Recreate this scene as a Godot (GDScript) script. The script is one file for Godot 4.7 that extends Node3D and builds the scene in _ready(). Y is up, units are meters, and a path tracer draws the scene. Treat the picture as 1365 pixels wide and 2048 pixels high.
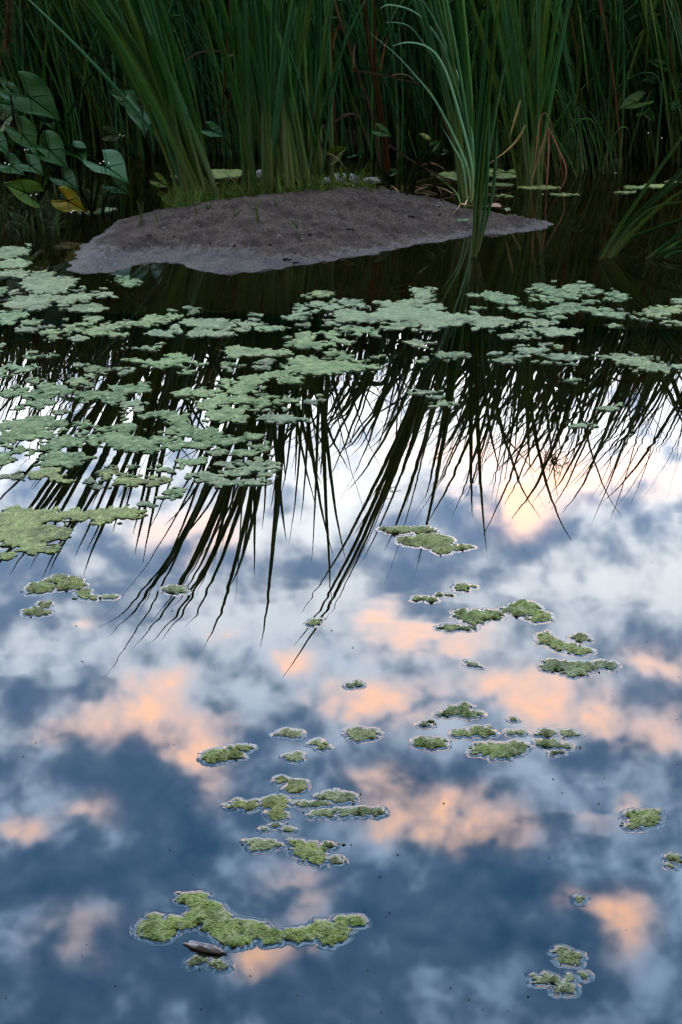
extends Node3D
# A calm pond at dusk: the sky mirrored in the water, floating algae, a sandbar and a dark reed stand behind it.

const F_PIX := 2974.0            # focal length in pixels of the 1365x2048 photograph
const CAM_H := 1.0               # eye height above the water
const PITCH := 22.0              # degrees below the horizon

var rng := RandomNumberGenerator.new()
var taken := {}
var noise_a := FastNoiseLite.new()
var noise_b := FastNoiseLite.new()
var noise_c := FastNoiseLite.new()
var M := {}

# ------------------------------------------------------------------ helpers
func numbered(called: String) -> String:
	var n: int = taken.get(called, -1) + 1
	taken[called] = n
	return called if n == 0 else "%s_%03d" % [called, n]

func tag(o: Node, label: String, category: String, group := "", kind := "") -> Node:
	if label: o.set_meta("label", label)
	if category: o.set_meta("category", category)
	if group: o.set_meta("group", group)
	if kind: o.set_meta("kind", kind)
	return o

func thing(called: String, label: String, category: String, at: Vector3, group := "") -> Node3D:
	var o := Node3D.new()
	o.name = numbered(called)
	add_child(o)
	o.position = at
	tag(o, label, category, group)
	return o

func put(called: String, mesh: Mesh, m: Material, parent: Node = null) -> MeshInstance3D:
	var o := MeshInstance3D.new()
	o.mesh = mesh
	o.material_override = m
	if parent == null:
		o.name = numbered(called)
		add_child(o)
	else:
		o.name = called
		parent.add_child(o, true)
	return o

func ray(px: float, py: float) -> Vector3:
	var p := deg_to_rad(-PITCH)
	return (Vector3((px - 682.5) / F_PIX, -(py - 1024.0) / F_PIX, -1.0)).rotated(Vector3.RIGHT, p)

func gp(px: float, py: float, y := 0.0) -> Vector3:   # where the sight line through a pixel meets the level y
	var r := ray(px, py)
	return Vector3(0, CAM_H, 0) + r * ((y - CAM_H) / r.y)

func dp(px: float, py: float, d: float) -> Vector3:   # where it is d metres away in depth
	var r := ray(px, py)
	return Vector3(0, CAM_H, 0) + r * (-d / r.z)

func mp(px: float, py: float, d: float) -> Vector3:   # the point whose mirror image in the water is at that pixel
	var v := dp(px, py, d)
	return Vector3(v.x, -v.y, v.z)

func lin(r: float, g: float, b: float, a := 1.0) -> Color:
	return Color(r, g, b, a).linear_to_srgb()

func make_mesh(v: PackedVector3Array, n: PackedVector3Array, c: PackedColorArray, i: PackedInt32Array) -> ArrayMesh:
	var a := []
	a.resize(Mesh.ARRAY_MAX)
	a[Mesh.ARRAY_VERTEX] = v
	a[Mesh.ARRAY_NORMAL] = n
	if c.size(): a[Mesh.ARRAY_COLOR] = c
	a[Mesh.ARRAY_INDEX] = i
	var m := ArrayMesh.new()
	m.add_surface_from_arrays(Mesh.PRIMITIVE_TRIANGLES, a)
	return m

func smooth_normals(v: PackedVector3Array, idx: PackedInt32Array) -> PackedVector3Array:
	var n := PackedVector3Array()
	n.resize(v.size())
	for k in range(0, idx.size(), 3):
		var fn := (v[idx[k + 2]] - v[idx[k]]).cross(v[idx[k + 1]] - v[idx[k]])
		n[idx[k]] += fn
		n[idx[k + 1]] += fn
		n[idx[k + 2]] += fn
	for k in n.size():
		n[k] = n[k].normalized() if n[k].length_squared() > 0.0 else Vector3.UP
	return n

func bez(p0: Vector3, p1: Vector3, p2: Vector3, p3: Vector3, n: int) -> PackedVector3Array:
	var out := PackedVector3Array()
	for k in n + 1:
		var t := float(k) / n
		var s := 1.0 - t
		out.append(p0 * s * s * s + p1 * 3.0 * s * s * t + p2 * 3.0 * s * t * t + p3 * t * t * t)
	return out

func spline(pts: Array, per: int) -> PackedVector3Array:
	var out := PackedVector3Array()
	for k in pts.size() - 1:
		var a: Vector3 = pts[maxi(k - 1, 0)]
		var b: Vector3 = pts[k]
		var c: Vector3 = pts[k + 1]
		var d: Vector3 = pts[mini(k + 2, pts.size() - 1)]
		for j in per:
			var t := float(j) / per
			out.append(b.cubic_interpolate(c, a, d, t))
	out.append(pts[pts.size() - 1])
	return out

# A strap leaf: a flattened, keeled blade along pts, w wide; the colours are those of the leaf from base to tip.
func blade(pts: PackedVector3Array, w: float, turn: float, twist: float, c_base: Color, c_mid: Color, c_tip: Color, keel := 0.16) -> ArrayMesh:
	var v := PackedVector3Array(); var nn := PackedVector3Array(); var cc := PackedColorArray(); var ii := PackedInt32Array()
	var n := pts.size()
	for k in n:
		var u := float(k) / (n - 1)
		var t := (pts[mini(k + 1, n - 1)] - pts[maxi(k - 1, 0)]).normalized()
		var side := t.cross(Vector3(sin(0.3), 0.15, cos(0.3))).normalized()
		if side.length_squared() < 0.5: side = Vector3.RIGHT
		side = side.rotated(t, turn + twist * u)
		var f := side.cross(t).normalized()
		var wide := w * (0.72 + 0.28 * smoothstep(0.0, 0.3, u)) * minf(1.0, pow((1.0 - u) / 0.5, 0.75)) * 0.5
		wide = maxf(wide, 0.0006)
		v.append_array([pts[k] - side * wide, pts[k] + f * wide * keel * 1.6, pts[k] + side * wide, pts[k] - f * wide * keel])
		nn.append_array([(f * 0.5 - side).normalized(), f, (f * 0.5 + side).normalized(), -f])
		var col := c_base.lerp(c_mid, smoothstep(0.02, 0.25, u)).lerp(c_tip, smoothstep(0.82, 1.0, u))
		for q in 4: cc.append(col)
		if k:
			var b := (k - 1) * 4
			for q in 4:
				var r := (q + 1) % 4
				ii.append_array([b + q, b + 4 + q, b + r, b + r, b + 4 + q, b + 4 + r])
	return make_mesh(v, nn, cc, ii)

func tube(pts: PackedVector3Array, r0: float, r1: float, col: Color, sides := 6) -> ArrayMesh:
	var v := PackedVector3Array(); var nn := PackedVector3Array(); var cc := PackedColorArray(); var ii := PackedInt32Array()
	var n := pts.size()
	for k in n:
		var u := float(k) / (n - 1)
		var t := (pts[mini(k + 1, n - 1)] - pts[maxi(k - 1, 0)]).normalized()
		var a := t.cross(Vector3(0.12, 0.2, 0.97)).normalized()
		var b := t.cross(a)
		for q in sides:
			var an := TAU * q / sides
			var d := a * cos(an) + b * sin(an)
			v.append(pts[k] + d * lerpf(r0, r1, u))
			nn.append(d)
			cc.append(col)
			if k:
				var o := (k - 1) * sides
				var r := (q + 1) % sides
				ii.append_array([o + q, o + r, o + sides + q, o + r, o + sides + r, o + sides + q])
	return make_mesh(v, nn, cc, ii)

func join(list: Array) -> ArrayMesh:      # several meshes of ONE part, kept in one surface
	var st := SurfaceTool.new()
	for m in list: st.append_from(m, 0, Transform3D.IDENTITY)
	return st.commit()

# ------------------------------------------------------------------ sky
var guide_b := PackedFloat32Array()
var guide_p := PackedFloat32Array()
const GA := 22.0        # the traced clouds reach this far each side
const G0 := 5.0
const G1 := 46.0
const GS := 0.1
var gw := 0
var gh := 0

func to_sky(px: float, py: float) -> Vector2:
	var r := ray(px, py).normalized()
	return Vector2(rad_to_deg(atan2(r.x, -r.z)), rad_to_deg(asin(-r.y)))

func cloud(arr: PackedFloat32Array, px: float, py: float, rx: float, ry: float, val: float, strength: float) -> void:
	var c := to_sky(px, py)
	var a := rad_to_deg(rx / F_PIX) * 1.08
	var b := rad_to_deg(ry / F_PIX)
	var x0 := maxi(0, int((c.x - 1.9 * a + GA) / GS))
	var x1 := mini(gw - 1, int((c.x + 1.9 * a + GA) / GS))
	var y0 := maxi(0, int((c.y - 1.9 * b - G0) / GS))
	var y1 := mini(gh - 1, int((c.y + 1.9 * b - G0) / GS))
	for j in range(y0, y1 + 1):
		for i in range(x0, x1 + 1):
			var dx := (i * GS - GA - c.x) / a
			var dy := (j * GS + G0 - c.y) / b
			var t := strength * exp(-0.85 * (dx * dx + dy * dy))
			arr[j * gw + i] = lerpf(arr[j * gw + i], val, t)

func guide_at(arr: PackedFloat32Array, az: float, el: float) -> float:
	var x := clampf((az + GA) / GS, 0.0, gw - 1.001)
	var y := clampf((el - G0) / GS, 0.0, gh - 1.001)
	var i := int(x)
	var j := int(y)
	var fx := x - i
	var fy := y - j
	var o := j * gw + i
	return lerpf(lerpf(arr[o], arr[o + 1], fx), lerpf(arr[o + gw], arr[o + gw + 1], fx), fy)

var sky_big := FastNoiseLite.new()
var sky_puff := FastNoiseLite.new()
var sky_warp := FastNoiseLite.new()
var sky_billow := FastNoiseLite.new()

func sky_color(az: float, el: float) -> Color:
	var e := deg_to_rad(maxf(el, 0.0))
	var a := deg_to_rad(az)
	var d := Vector3(cos(e) * sin(a), sin(e), -cos(e) * cos(a))
	var q := d * Vector3(13, 17, 13)
	var wx := sky_warp.get_noise_3dv(q)
	var wy := sky_warp.get_noise_3dv(q + Vector3(31, 7, 13))
	var q2 := q + Vector3(wx, wy, wx) * 0.07
	var big := sky_big.get_noise_3dv(q2)
	var puff := sky_puff.get_noise_3dv(q2 * 1.0)
	var billow := -sky_billow.get_noise_3dv(q2)      # rounded heads with sharp creases
	var bright := 0.46 + 1.5 * big + 0.22 * puff + 0.16 * billow
	var warm := smoothstep(0.20, 0.52, sky_big.get_noise_3dv(q2 + Vector3(77, 3, 41)) + 0.45 * puff)
	var w := smoothstep(GA, GA - 4.0, absf(az)) * smoothstep(G0, G0 + 4.0, el) * smoothstep(G1, G1 - 4.0, el)
	if w > 0.0:
		var ga := az + 0.45 * wx + 0.4 * puff + 0.45 * billow
		var ge := el + 0.3 * wy - 0.4 * billow + 0.25 * sky_puff.get_noise_3dv(q2 + Vector3(5, 9, 2))
		bright = lerpf(bright, 0.54 + 1.3 * (guide_at(guide_b, ga, ge) - 0.5) + 0.50 * puff + 0.26 * billow + 0.12 * big, w)
		var gpch := guide_at(guide_p, ga, ge)
		bright += w * 0.38 * gpch
		warm = lerpf(warm, clampf(gpch * (1.05 + 1.1 * puff + 0.6 * billow), 0.0, 1.0), w)
	bright = lerpf(bright, smoothstep(0.18, 0.86, bright), 0.6)
	bright = clampf(bright + 0.15 * smoothstep(30.0, 38.0, el), 0.0, 1.15)
	var high := smoothstep(22.0, 38.0, el)        # deeper, purer blue away from the horizon
	var dark := Color(0.16, 0.265, 0.44).lerp(Color(0.058, 0.205, 0.45), high)
	var pale := Color(1.04, 1.09, 1.14).lerp(Color(0.66, 1.02, 1.5), high)
	var c := dark.lerp(pale, smoothstep(-0.05, 1.1, bright) * 0.6 + bright * 0.42)
	var lit := clampf(warm, 0.0, 1.0)
	c = c.lerp(Color(1.35, 1.02, 0.95).lerp(Color(1.5, 1.15, 1.12), high), smoothstep(0.0, 0.45, lit) * 0.45)
	c = c.lerp(Color(1.75, 1.06, 0.78).lerp(Color(2.35, 1.45, 1.06), high), smoothstep(0.10, 1.15, lit) * (1.0 + 0.5 * puff))
	c = c.lerp(Color(0.80, 0.68, 0.67), smoothstep(20.0, 4.0, el) * 0.7)
	return c * lerpf(1.0, 0.45, smoothstep(44.0, 78.0, el))      # the dusk sky deepens towards the zenith

func build_sky() -> Sky:
	gw = int(2 * GA / GS) + 1
	gh = int((G1 - G0) / GS) + 1
	guide_b.resize(gw * gh)
	guide_p.resize(gw * gh)
	guide_b.fill(0.5)
	# cloud bodies seen in the water: x, y, half width, half height, brightness
	for k in [[680, 700, 900, 160, .75], [680, 850, 900, 90, .68], [680, 940, 150, 90, .8], [950, 870, 140, 80, .85], [640, 1040, 110, 50, .85], [480, 960, 120, 60, .6], [250, 1060, 120, 60, .7], [330, 1150, 90, 45, .3], [60, 1130, 110, 60, .3], [30, 1240, 70, 50, .25],
			[560, 1160, 130, 55, .3], [820, 1170, 160, 65, .22], [900, 1050, 90, 60, .5], [1110, 1090, 220, 75, .2], [1250, 1040, 120, 40, .4], [1330, 1090, 60, 40, .6], [1250, 1185, 190, 75, .85], [1110, 1235, 130, 50, .75],
			[560, 1245, 180, 55, .85], [380, 1240, 100, 60, .8], [690, 1180, 50, 60, .75], [110, 1310, 130, 50, .85], [220, 1250, 90, 30, .5], [300, 1370, 200, 60, .7], [520, 1370, 160, 70, .75], [60, 1400, 110, 40, .35], [800, 1330, 200, 60, .6],
			[1270, 1290, 110, 45, .3], [1330, 1390, 90, 50, .3], [1050, 1310, 130, 50, .55], [960, 1230, 100, 60, .65], [720, 1480, 170, 60, .5], [960, 1440, 120, 50, .62], [560, 1480, 100, 70, .5], [200, 1530, 210, 60, .15], [60, 1510, 90, 35, .3],
			[60, 1570, 90, 50, .55], [330, 1600, 170, 80, .15], [480, 1540, 80, 80, .45], [170, 1690, 100, 45, .55], [120, 1760, 210, 60, .05], [380, 1720, 130, 60, .08], [500, 1750, 80, 70, .5], [760, 1600, 120, 60, .25], [900, 1560, 160, 40, .25],
			[1130, 1590, 160, 55, .55], [1010, 1690, 130, 40, .22], [1060, 1770, 230, 70, .06], [970, 1880, 260, 70, 0.0], [1270, 1520, 110, 60, .35], [1300, 1660, 90, 60, .5], [1150, 1690, 90, 40, .4], [1330, 1790, 60, 120, .6],
			[1290, 1985, 150, 80, .55], [890, 1975, 140, 50, .45], [650, 1960, 200, 60, .15], [150, 1960, 250, 60, .12], [250, 1880, 100, 50, .3], [700, 1750, 90, 60, .35], [780, 1860, 100, 60, .2], [420, 1990, 120, 40, .3], [1150, 1960, 90, 50, .15], [120, 2040, 200, 40, .2], [700, 2040, 200, 40, .25]]:
		cloud(guide_b, k[0], k[1], k[2], k[3], k[4], 0.9)
	# clouds still lit by the low sun: x, y, half width, half height, strength
	for k in [[1040, 1020, 60, 45, 1.0], [950, 930, 190, 60, .6], [1290, 950, 110, 45, .55], [1130, 960, 90, 35, .5], [400, 1080, 75, 45, .75], [290, 1075, 70, 40, .3], [850, 1283, 115, 30, .8], [740, 1240, 40, 30, .6], [770, 1410, 100, 40, .95], [640, 1400, 60, 30, .4],
			[270, 1420, 95, 55, .9], [130, 1460, 80, 30, .4], [380, 1485, 55, 40, .85], [420, 1560, 45, 55, .35], [1080, 1400, 100, 38, .85], [1200, 1445, 60, 40, .85], [1290, 1480, 80, 30, .55], [1320, 1325, 70, 30, .6], [1010, 1360, 130, 30, .35],
			[900, 1640, 150, 45, 1.0], [1250, 1607, 22, 14, .9], [1190, 1640, 50, 20, .35], [40, 1670, 45, 25, .75], [170, 1630, 60, 30, .4], [590, 1790, 75, 60, .5], [530, 1920, 55, 28, .75], [610, 1915, 30, 15, .5], [150, 1870, 110, 50, .3],
			[1245, 1850, 55, 50, .95], [1180, 1810, 70, 25, .4], [590, 1330, 35, 25, .75], [150, 1270, 25, 12, .6], [770, 1560, 70, 30, .5], [420, 1290, 40, 20, .35], [1340, 1440, 40, 40, .4], [340, 1350, 40, 20, .4], [1240, 1950, 60, 25, .1], [450, 1450, 50, 30, .25]]:
		cloud(guide_p, k[0], k[1], k[2], k[3], 1.0, k[4])
	for n in [sky_big, sky_puff, sky_warp]:
		n.noise_type = FastNoiseLite.TYPE_SIMPLEX_SMOOTH
		n.fractal_type = FastNoiseLite.FRACTAL_FBM
	sky_big.seed = 5; sky_big.frequency = 0.33; sky_big.fractal_octaves = 2
	sky_puff.seed = 9; sky_puff.frequency = 2.3; sky_puff.fractal_octaves = 5; sky_puff.fractal_gain = 0.55
	sky_billow.seed = 33; sky_billow.noise_type = FastNoiseLite.TYPE_SIMPLEX_SMOOTH; sky_billow.fractal_type = FastNoiseLite.FRACTAL_RIDGED; sky_billow.frequency = 0.95; sky_billow.fractal_octaves = 4; sky_billow.fractal_gain = 0.5
	sky_warp.seed = 21; sky_warp.frequency = 0.7; sky_warp.fractal_octaves = 2
	var W := 1024
	var H := 512
	var im := Image.create(W, H, false, Image.FORMAT_RGBF)
	im.fill(Color(0.12, 0.11, 0.10))
	for j in H / 2:
		for i in W:
			im.set_pixel(i, j, sky_color(wrapf((i + 0.5) / W * 360.0, -180.0, 180.0), 90.0 - (j + 0.5) / H * 180.0))
	im.resize(4096, 2048, Image.INTERPOLATE_CUBIC)
	var s := 4096.0 / 360.0
	var x0 := int(-25.0 * s)
	var x1 := int(25.0 * s)
	for j in range(int((90.0 - 50.0) * s), int((90.0 - 1.0) * s)):
		for i in range(x0, x1):
			im.set_pixel(posmod(i, 4096), j, sky_color((i + 0.5) / s, 90.0 - (j + 0.5) / s))
	var pm := PanoramaSkyMaterial.new()
	pm.panorama = ImageTexture.create_from_image(im)
	var sky := Sky.new()
	sky.sky_material = pm
	return sky

# ------------------------------------------------------------------ materials
func noise_tex(freq: float, octaves: int, seed_: int, ramp: Array, size := 512, kind := FastNoiseLite.TYPE_SIMPLEX_SMOOTH) -> NoiseTexture2D:
	var n := FastNoiseLite.new()
	n.noise_type = kind
	n.seed = seed_
	n.frequency = freq
	n.fractal_type = FastNoiseLite.FRACTAL_FBM
	n.fractal_octaves = octaves
	n.fractal_gain = 0.55
	var t := NoiseTexture2D.new()
	t.width = size
	t.height = size
	t.seamless = true
	t.noise = n
	if ramp.size():
		var g := Gradient.new()
		var offs := PackedFloat32Array()
		var cols := PackedColorArray()
		for k in ramp.size():
			offs.append(float(k) / (ramp.size() - 1))
			cols.append(ramp[k])
		g.offsets = offs
		g.colors = cols
		t.color_ramp = g
	return t

func std(col: Color, rough: float, vertex := false) -> StandardMaterial3D:
	var m := StandardMaterial3D.new()
	m.albedo_color = col
	m.roughness = rough
	m.vertex_color_use_as_albedo = vertex
	return m

func tri(m: StandardMaterial3D, scale: float) -> void:
	m.uv1_triplanar = true
	m.uv1_world_triplanar = true
	m.uv1_scale = Vector3.ONE * scale

func build_materials() -> void:
	# water: clear, tea-coloured
	var w := StandardMaterial3D.new()
	w.transparency = BaseMaterial3D.TRANSPARENCY_ALPHA
	w.refraction_enabled = true
	w.refraction_scale = 0.0333
	w.albedo_color = lin(0.14, 0.122, 0.03, 0.0)
	w.roughness = 0.0
	M.rim = w.duplicate()
	# slight ripples, strongest in a few breaths of wind
	var n1 := FastNoiseLite.new(); n1.seed = 3; n1.frequency = 1.0; n1.fractal_type = FastNoiseLite.FRACTAL_NONE; n1.noise_type = FastNoiseLite.TYPE_SIMPLEX_SMOOTH
	var n2 := FastNoiseLite.new(); n2.seed = 8; n2.frequency = 1.0; n2.fractal_type = FastNoiseLite.FRACTAL_NONE; n2.noise_type = FastNoiseLite.TYPE_SIMPLEX_SMOOTH
	var S := 1024
	var im := Image.create(S, S, false, Image.FORMAT_RF)
	for j in S:
		for i in S:
			var x := i * 8.0 / S
			var z := j * 8.0 / S
			var gust := smoothstep(0.05, 0.6, n2.get_noise_2d(x * 1.3, z * 2.1 + 40.0))
			var h := 1.2 * n1.get_noise_2d(x * 3.0, z * 4.5) + (0.06 + 0.5 * gust) * n1.get_noise_2d(x * 8.0 + 50.0, z * 17.0) + (0.02 + 0.12 * gust) * n2.get_noise_2d(x * 20.0, z * 30.0)
			im.set_pixel(i, j, Color(h, 0, 0))
	w.heightmap_enabled = true
	w.heightmap_texture = ImageTexture.create_from_image(im)
	w.heightmap_scale = 0.0042
	w.uv1_triplanar = true
	w.uv1_world_triplanar = true
	w.uv1_scale = Vector3.ONE * 0.125
	w.uv1_offset = Vector3(0.5, 0.5, 0.0)
	M.water = w
	var mud := std(Color.WHITE, 0.95)
	mud.metallic_specular = 0.12
	mud.albedo_texture = noise_tex(0.02, 5, 4, [lin(.014, .012, .006), lin(.03, .024, .012), lin(.05, .04, .02)])
	tri(mud, 0.7)
	M.mud = mud
	var sand := std(Color.WHITE, 0.85, true)
	sand.metallic_specular = 0.15
	sand.albedo_texture = noise_tex(0.05, 6, 14, [lin(.010, .0075, .006), lin(.017, .0132, .0096), lin(.028, .0228, .0168), lin(.042, .0350, .0268), lin(.14, .125, .11)], 1024)
	sand.heightmap_enabled = true
	sand.heightmap_texture = noise_tex(0.05, 5, 17, [], 1024)
	sand.heightmap_scale = 0.4
	tri(sand, 1.6)
	M.sand = sand
	var soaked := sand.duplicate()
	soaked.roughness = 0.6
	soaked.metallic_specular = 0.24
	soaked.heightmap_scale = 0.5
	M.wet_sand = soaked
	M.leaf = std(Color.WHITE, 0.5, true)
	M.leaf.metallic_specular = 0.12
	M.leaf.backlight_enabled = true
	M.leaf.backlight = Color(0.25, 0.3, 0.1)
	M.dry = std(Color.WHITE, 0.8, true)
	M.dry.metallic_specular = 0.12
	var broad := std(Color.WHITE, 0.38, true)
	broad.metallic_specular = 0.15
	broad.backlight_enabled = true
	broad.backlight = Color(0.2, 0.28, 0.1)
	broad.albedo_texture = noise_tex(0.03, 4, 33, [lin(.85, .87, .8), lin(.95, .95, .95), lin(1, 1, 1)])
	broad.heightmap_enabled = true
	broad.heightmap_texture = noise_tex(0.02, 3, 35, [])
	broad.heightmap_scale = 0.08
	tri(broad, 6.0)
	M.broad = broad
	var alga := std(Color.WHITE, 0.6, true)
	alga.metallic_specular = 0.28
	alga.albedo_texture = noise_tex(0.035, 5, 51, [lin(.25, .3, .18), lin(.6, .65, .5), lin(.95, .95, .9), lin(1, 1, .95)], 1024)
	alga.heightmap_enabled = true
	alga.heightmap_texture = noise_tex(0.05, 5, 52, [], 1024)
	alga.heightmap_scale = 0.6
	tri(alga, 4.5)
	M.alga = alga
	var stone := std(Color.WHITE, 0.8)
	stone.albedo_texture = noise_tex(0.03, 5, 61, [lin(.025, .025, .024), lin(.07, .07, .066), lin(.13, .13, .125)])
	stone.heightmap_enabled = true
	stone.heightmap_texture = noise_tex(0.04, 5, 62, [])
	stone.heightmap_scale = 0.5
	tri(stone, 7.0)
	M.stone = stone
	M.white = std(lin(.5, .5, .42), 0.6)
	M.pod = std(lin(.06, .045, .035), 0.4)

# ------------------------------------------------------------------ ground, sandbar, water
func ground_h(x: float, z: float) -> float:
	var back := -6.35 + 0.35 * noise_b.get_noise_2d(x * 0.6, 9.0) * 2.0
	var h := -0.34
	h = lerpf(h, -0.05, smoothstep(-4.2, -5.9, z))
	h = lerpf(h, 0.10, smoothstep(back, back - 0.9, z))
	h = lerpf(h, 0.42, smoothstep(back - 0.8, back - 3.2, z))
	h = lerpf(h, 0.25, smoothstep(0.2, 1.2, z))
	h = lerpf(h, 0.3, smoothstep(14.0, 22.0, absf(x)))
	return h + 0.035 * noise_a.get_noise_2d(x * 3.0, z * 3.0)

func build_ground() -> void:
	var xs := []
	var zs := []
	for k in range(-60, 61): xs.append(k * 0.09)
	for k in range(0, 100): zs.append(1.5 - k * 0.12)
	for e in [6.5, 8, 10, 13, 17, 22, 30, 60, 150, 400]:
		xs.append(e)
		xs.push_front(-e)
		zs.append(-10.5 - e)
		zs.push_front(1.5 + e)
	var v := PackedVector3Array(); var ii := PackedInt32Array()
	for z in zs:
		for x in xs: v.append(Vector3(x, ground_h(x, z), z))
	var nx := xs.size()
	for j in zs.size() - 1:
		for i in nx - 1:
			var o := j * nx + i
			ii.append_array([o, o + nx, o + 1, o + 1, o + nx, o + nx + 1])
	var g := put("ground", make_mesh(v, smooth_normals(v, ii), PackedColorArray(), ii), M.mud)
	tag(g, "dark muddy pond bed and bank under the water and reeds", "ground", "", "structure")

var bar_poly := PackedVector2Array()

func bar_dist(p: Vector2) -> float:       # metres inside the sandbar's waterline (negative outside)
	var best := 1e9
	var n := bar_poly.size()
	for k in n:
		var q := Geometry2D.get_closest_point_to_segment(p, bar_poly[k], bar_poly[(k + 1) % n])
		best = minf(best, p.distance_squared_to(q))
	return sqrt(best) * (1.0 if Geometry2D.is_point_in_polygon(p, bar_poly) else -1.0)

func bar_h(x: float, z: float) -> float:
	var d := bar_dist(Vector2(x, z)) + 0.03 * noise_b.get_noise_2d(x * 9.0, z * 9.0) + 0.012 * noise_b.get_noise_2d(x * 40.0, z * 40.0)
	var h := 0.0
	if d > 0.0:
		h = 0.006 * (1.0 - exp(-d / 0.05)) + 0.05 * d / (d + 0.25) + 0.05 * smoothstep(0.02, 0.5, d)
		h += (0.016 * noise_a.get_noise_2d(x * 11.0, z * 11.0) + 0.009 * noise_b.get_noise_2d(x * 50.0, z * 50.0)) * smoothstep(0.01, 0.12, d)
	else:
		h = -0.22 * (-d) * (0.35 + 2.0 * minf(-d, 0.4))
	return h

func build_sandbar() -> void:
	for k in [[135, 538], [160, 547], [200, 546], [240, 538], [270, 529], [305, 523], [340, 522], [365, 530], [390, 540], [440, 546], [500, 543], [560, 536], [620, 527], [720, 512], [840, 488], [950, 470], [1050, 464], [1112, 450]]:
		var p := gp(k[0], k[1])
		bar_poly.append(Vector2(p.x, p.z))
	for k in [[1095, 432], [1000, 420], [930, 405], [880, 388], [800, 378], [700, 374], [600, 378], [500, 388], [400, 398], [300, 414], [240, 428], [190, 462], [150, 500]]:
		var p := gp(k[0], k[1], 0.02)
		bar_poly.append(Vector2(p.x, p.z))
	var v := PackedVector3Array(); var ii := PackedInt32Array(); var cc := PackedColorArray()
	var wet_a := Vector2(gp(430, 528).x, gp(430, 528).z)
	var wet_b := Vector2(gp(180, 535).x, gp(180, 535).z)
	var soaked := PackedInt32Array(); var drained := PackedInt32Array()
	var x0 := -1.3; var x1 := 1.1; var z0 := -4.0; var z1 := -6.5
	var nx := 260; var nz := 220
	for j in nz + 1:
		for i in nx + 1:
			var x := lerpf(x0, x1, float(i) / nx)
			var z := lerpf(z0, z1, float(j) / nz)
			v.append(Vector3(x, bar_h(x, z), z))
			var t := clampf(0.55 + 1.0 * noise_b.get_noise_2d(x * 5.0, z * 7.0) + 0.8 * noise_c.get_noise_2d(x * 24.0, z * 24.0), 0.0, 1.0)
			cc.append(Color(0.5, 0.48, 0.48).lerp(Color(1.1, 1.05, 1.0), t))
	for j in nz:
		for i in nx:
			var o := j * (nx + 1) + i
			var q := [o, o + nx + 1, o + 1, o + 1, o + nx + 1, o + nx + 2]
			ii.append_array(q)
			# soaked sand: the low margin and the hollow where the water has just drained off
			var h := v[o].y + 0.010 * noise_b.get_noise_2d(v[o].x * 16.0, v[o].z * 16.0)
			var low := 0.008 + 0.030 * exp(-Vector2(v[o].x, v[o].z).distance_squared_to(wet_a) / 0.035) + 0.018 * exp(-Vector2(v[o].x, v[o].z).distance_squared_to(wet_b) / 0.05)
			if h < low: soaked.append_array(q)
			else: drained.append_array(q)
	var nn := smooth_normals(v, ii)
	var mesh := make_mesh(v, nn, cc, drained)
	var a := []
	a.resize(Mesh.ARRAY_MAX)
	a[Mesh.ARRAY_VERTEX] = v; a[Mesh.ARRAY_NORMAL] = nn; a[Mesh.ARRAY_COLOR] = cc; a[Mesh.ARRAY_INDEX] = soaked
	mesh.add_surface_from_arrays(Mesh.PRIMITIVE_TRIANGLES, a)
	mesh.surface_set_material(0, M.sand)
	mesh.surface_set_material(1, M.wet_sand)
	var s := put("sandbar_terrain", mesh, null)
	tag(s, "low bar of dark wet sand rising out of the pond", "sandbar", "", "structure")

func build_water() -> void:
	var p := PlaneMesh.new()
	p.size = Vector2(44, 11)
	var w := put("water", p, M.water)
	w.position = Vector3(0, 0, -4.6)
	tag(w, "still dark pond water mirroring a cloudy evening sky", "water", "", "structure")

# ------------------------------------------------------------------ reeds
const GREENS := [Color(.016, .048, .009), Color(.013, .042, .012), Color(.026, .054, .009), Color(.012, .036, .009), Color(.015, .050, .017)]

func leaf_colors() -> Array:
	var g: Color = GREENS[rng.randi() % GREENS.size()]
	g = g * rng.randf_range(0.8, 1.2)
	g.a = 1.0
	var base := g.lerp(Color(.10, .09, .035), rng.randf_range(0.1, 0.5))
	var tip := g.lerp(Color(.10, .075, .03), rng.randf_range(0.0, 0.6))
	return [base, g, tip]

func add_leaf(parent: Node3D, pts: PackedVector3Array, w: float, turn := 0.0, twist := 0.0, cols := []) -> void:
	if cols.is_empty(): cols = leaf_colors()
	var local := PackedVector3Array()
	for p in pts: local.append(p - parent.position)
	put("leaf", blade(local, w, turn, twist, cols[0], cols[1], cols[2]), M.leaf if cols.size() == 3 else M.dry, parent)

func reed(parent: Node3D, foot: Vector3, tip: Vector3, w: float, straight := 0.5) -> void:
	var dx := tip - foot
	var h := tip.y - foot.y
	var p1 := foot + Vector3(dx.x * 0.2 * straight, h * 0.42, dx.z * 0.2)
	var p2 := foot + Vector3(dx.x * (0.35 + 0.4 * straight), h * 0.86, dx.z * 0.6)
	add_leaf(parent, bez(foot, p1, p2, tip, 16), w, rng.randf_range(-0.6, 0.6), rng.randf_range(-0.9, 0.9))

func foot_at(c: Vector3, rx: float, rz: float) -> Vector3:
	var a := rng.randf() * TAU
	var r := sqrt(rng.randf())
	return c + Vector3(cos(a) * r * rx, -0.03, sin(a) * r * rz)

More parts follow.
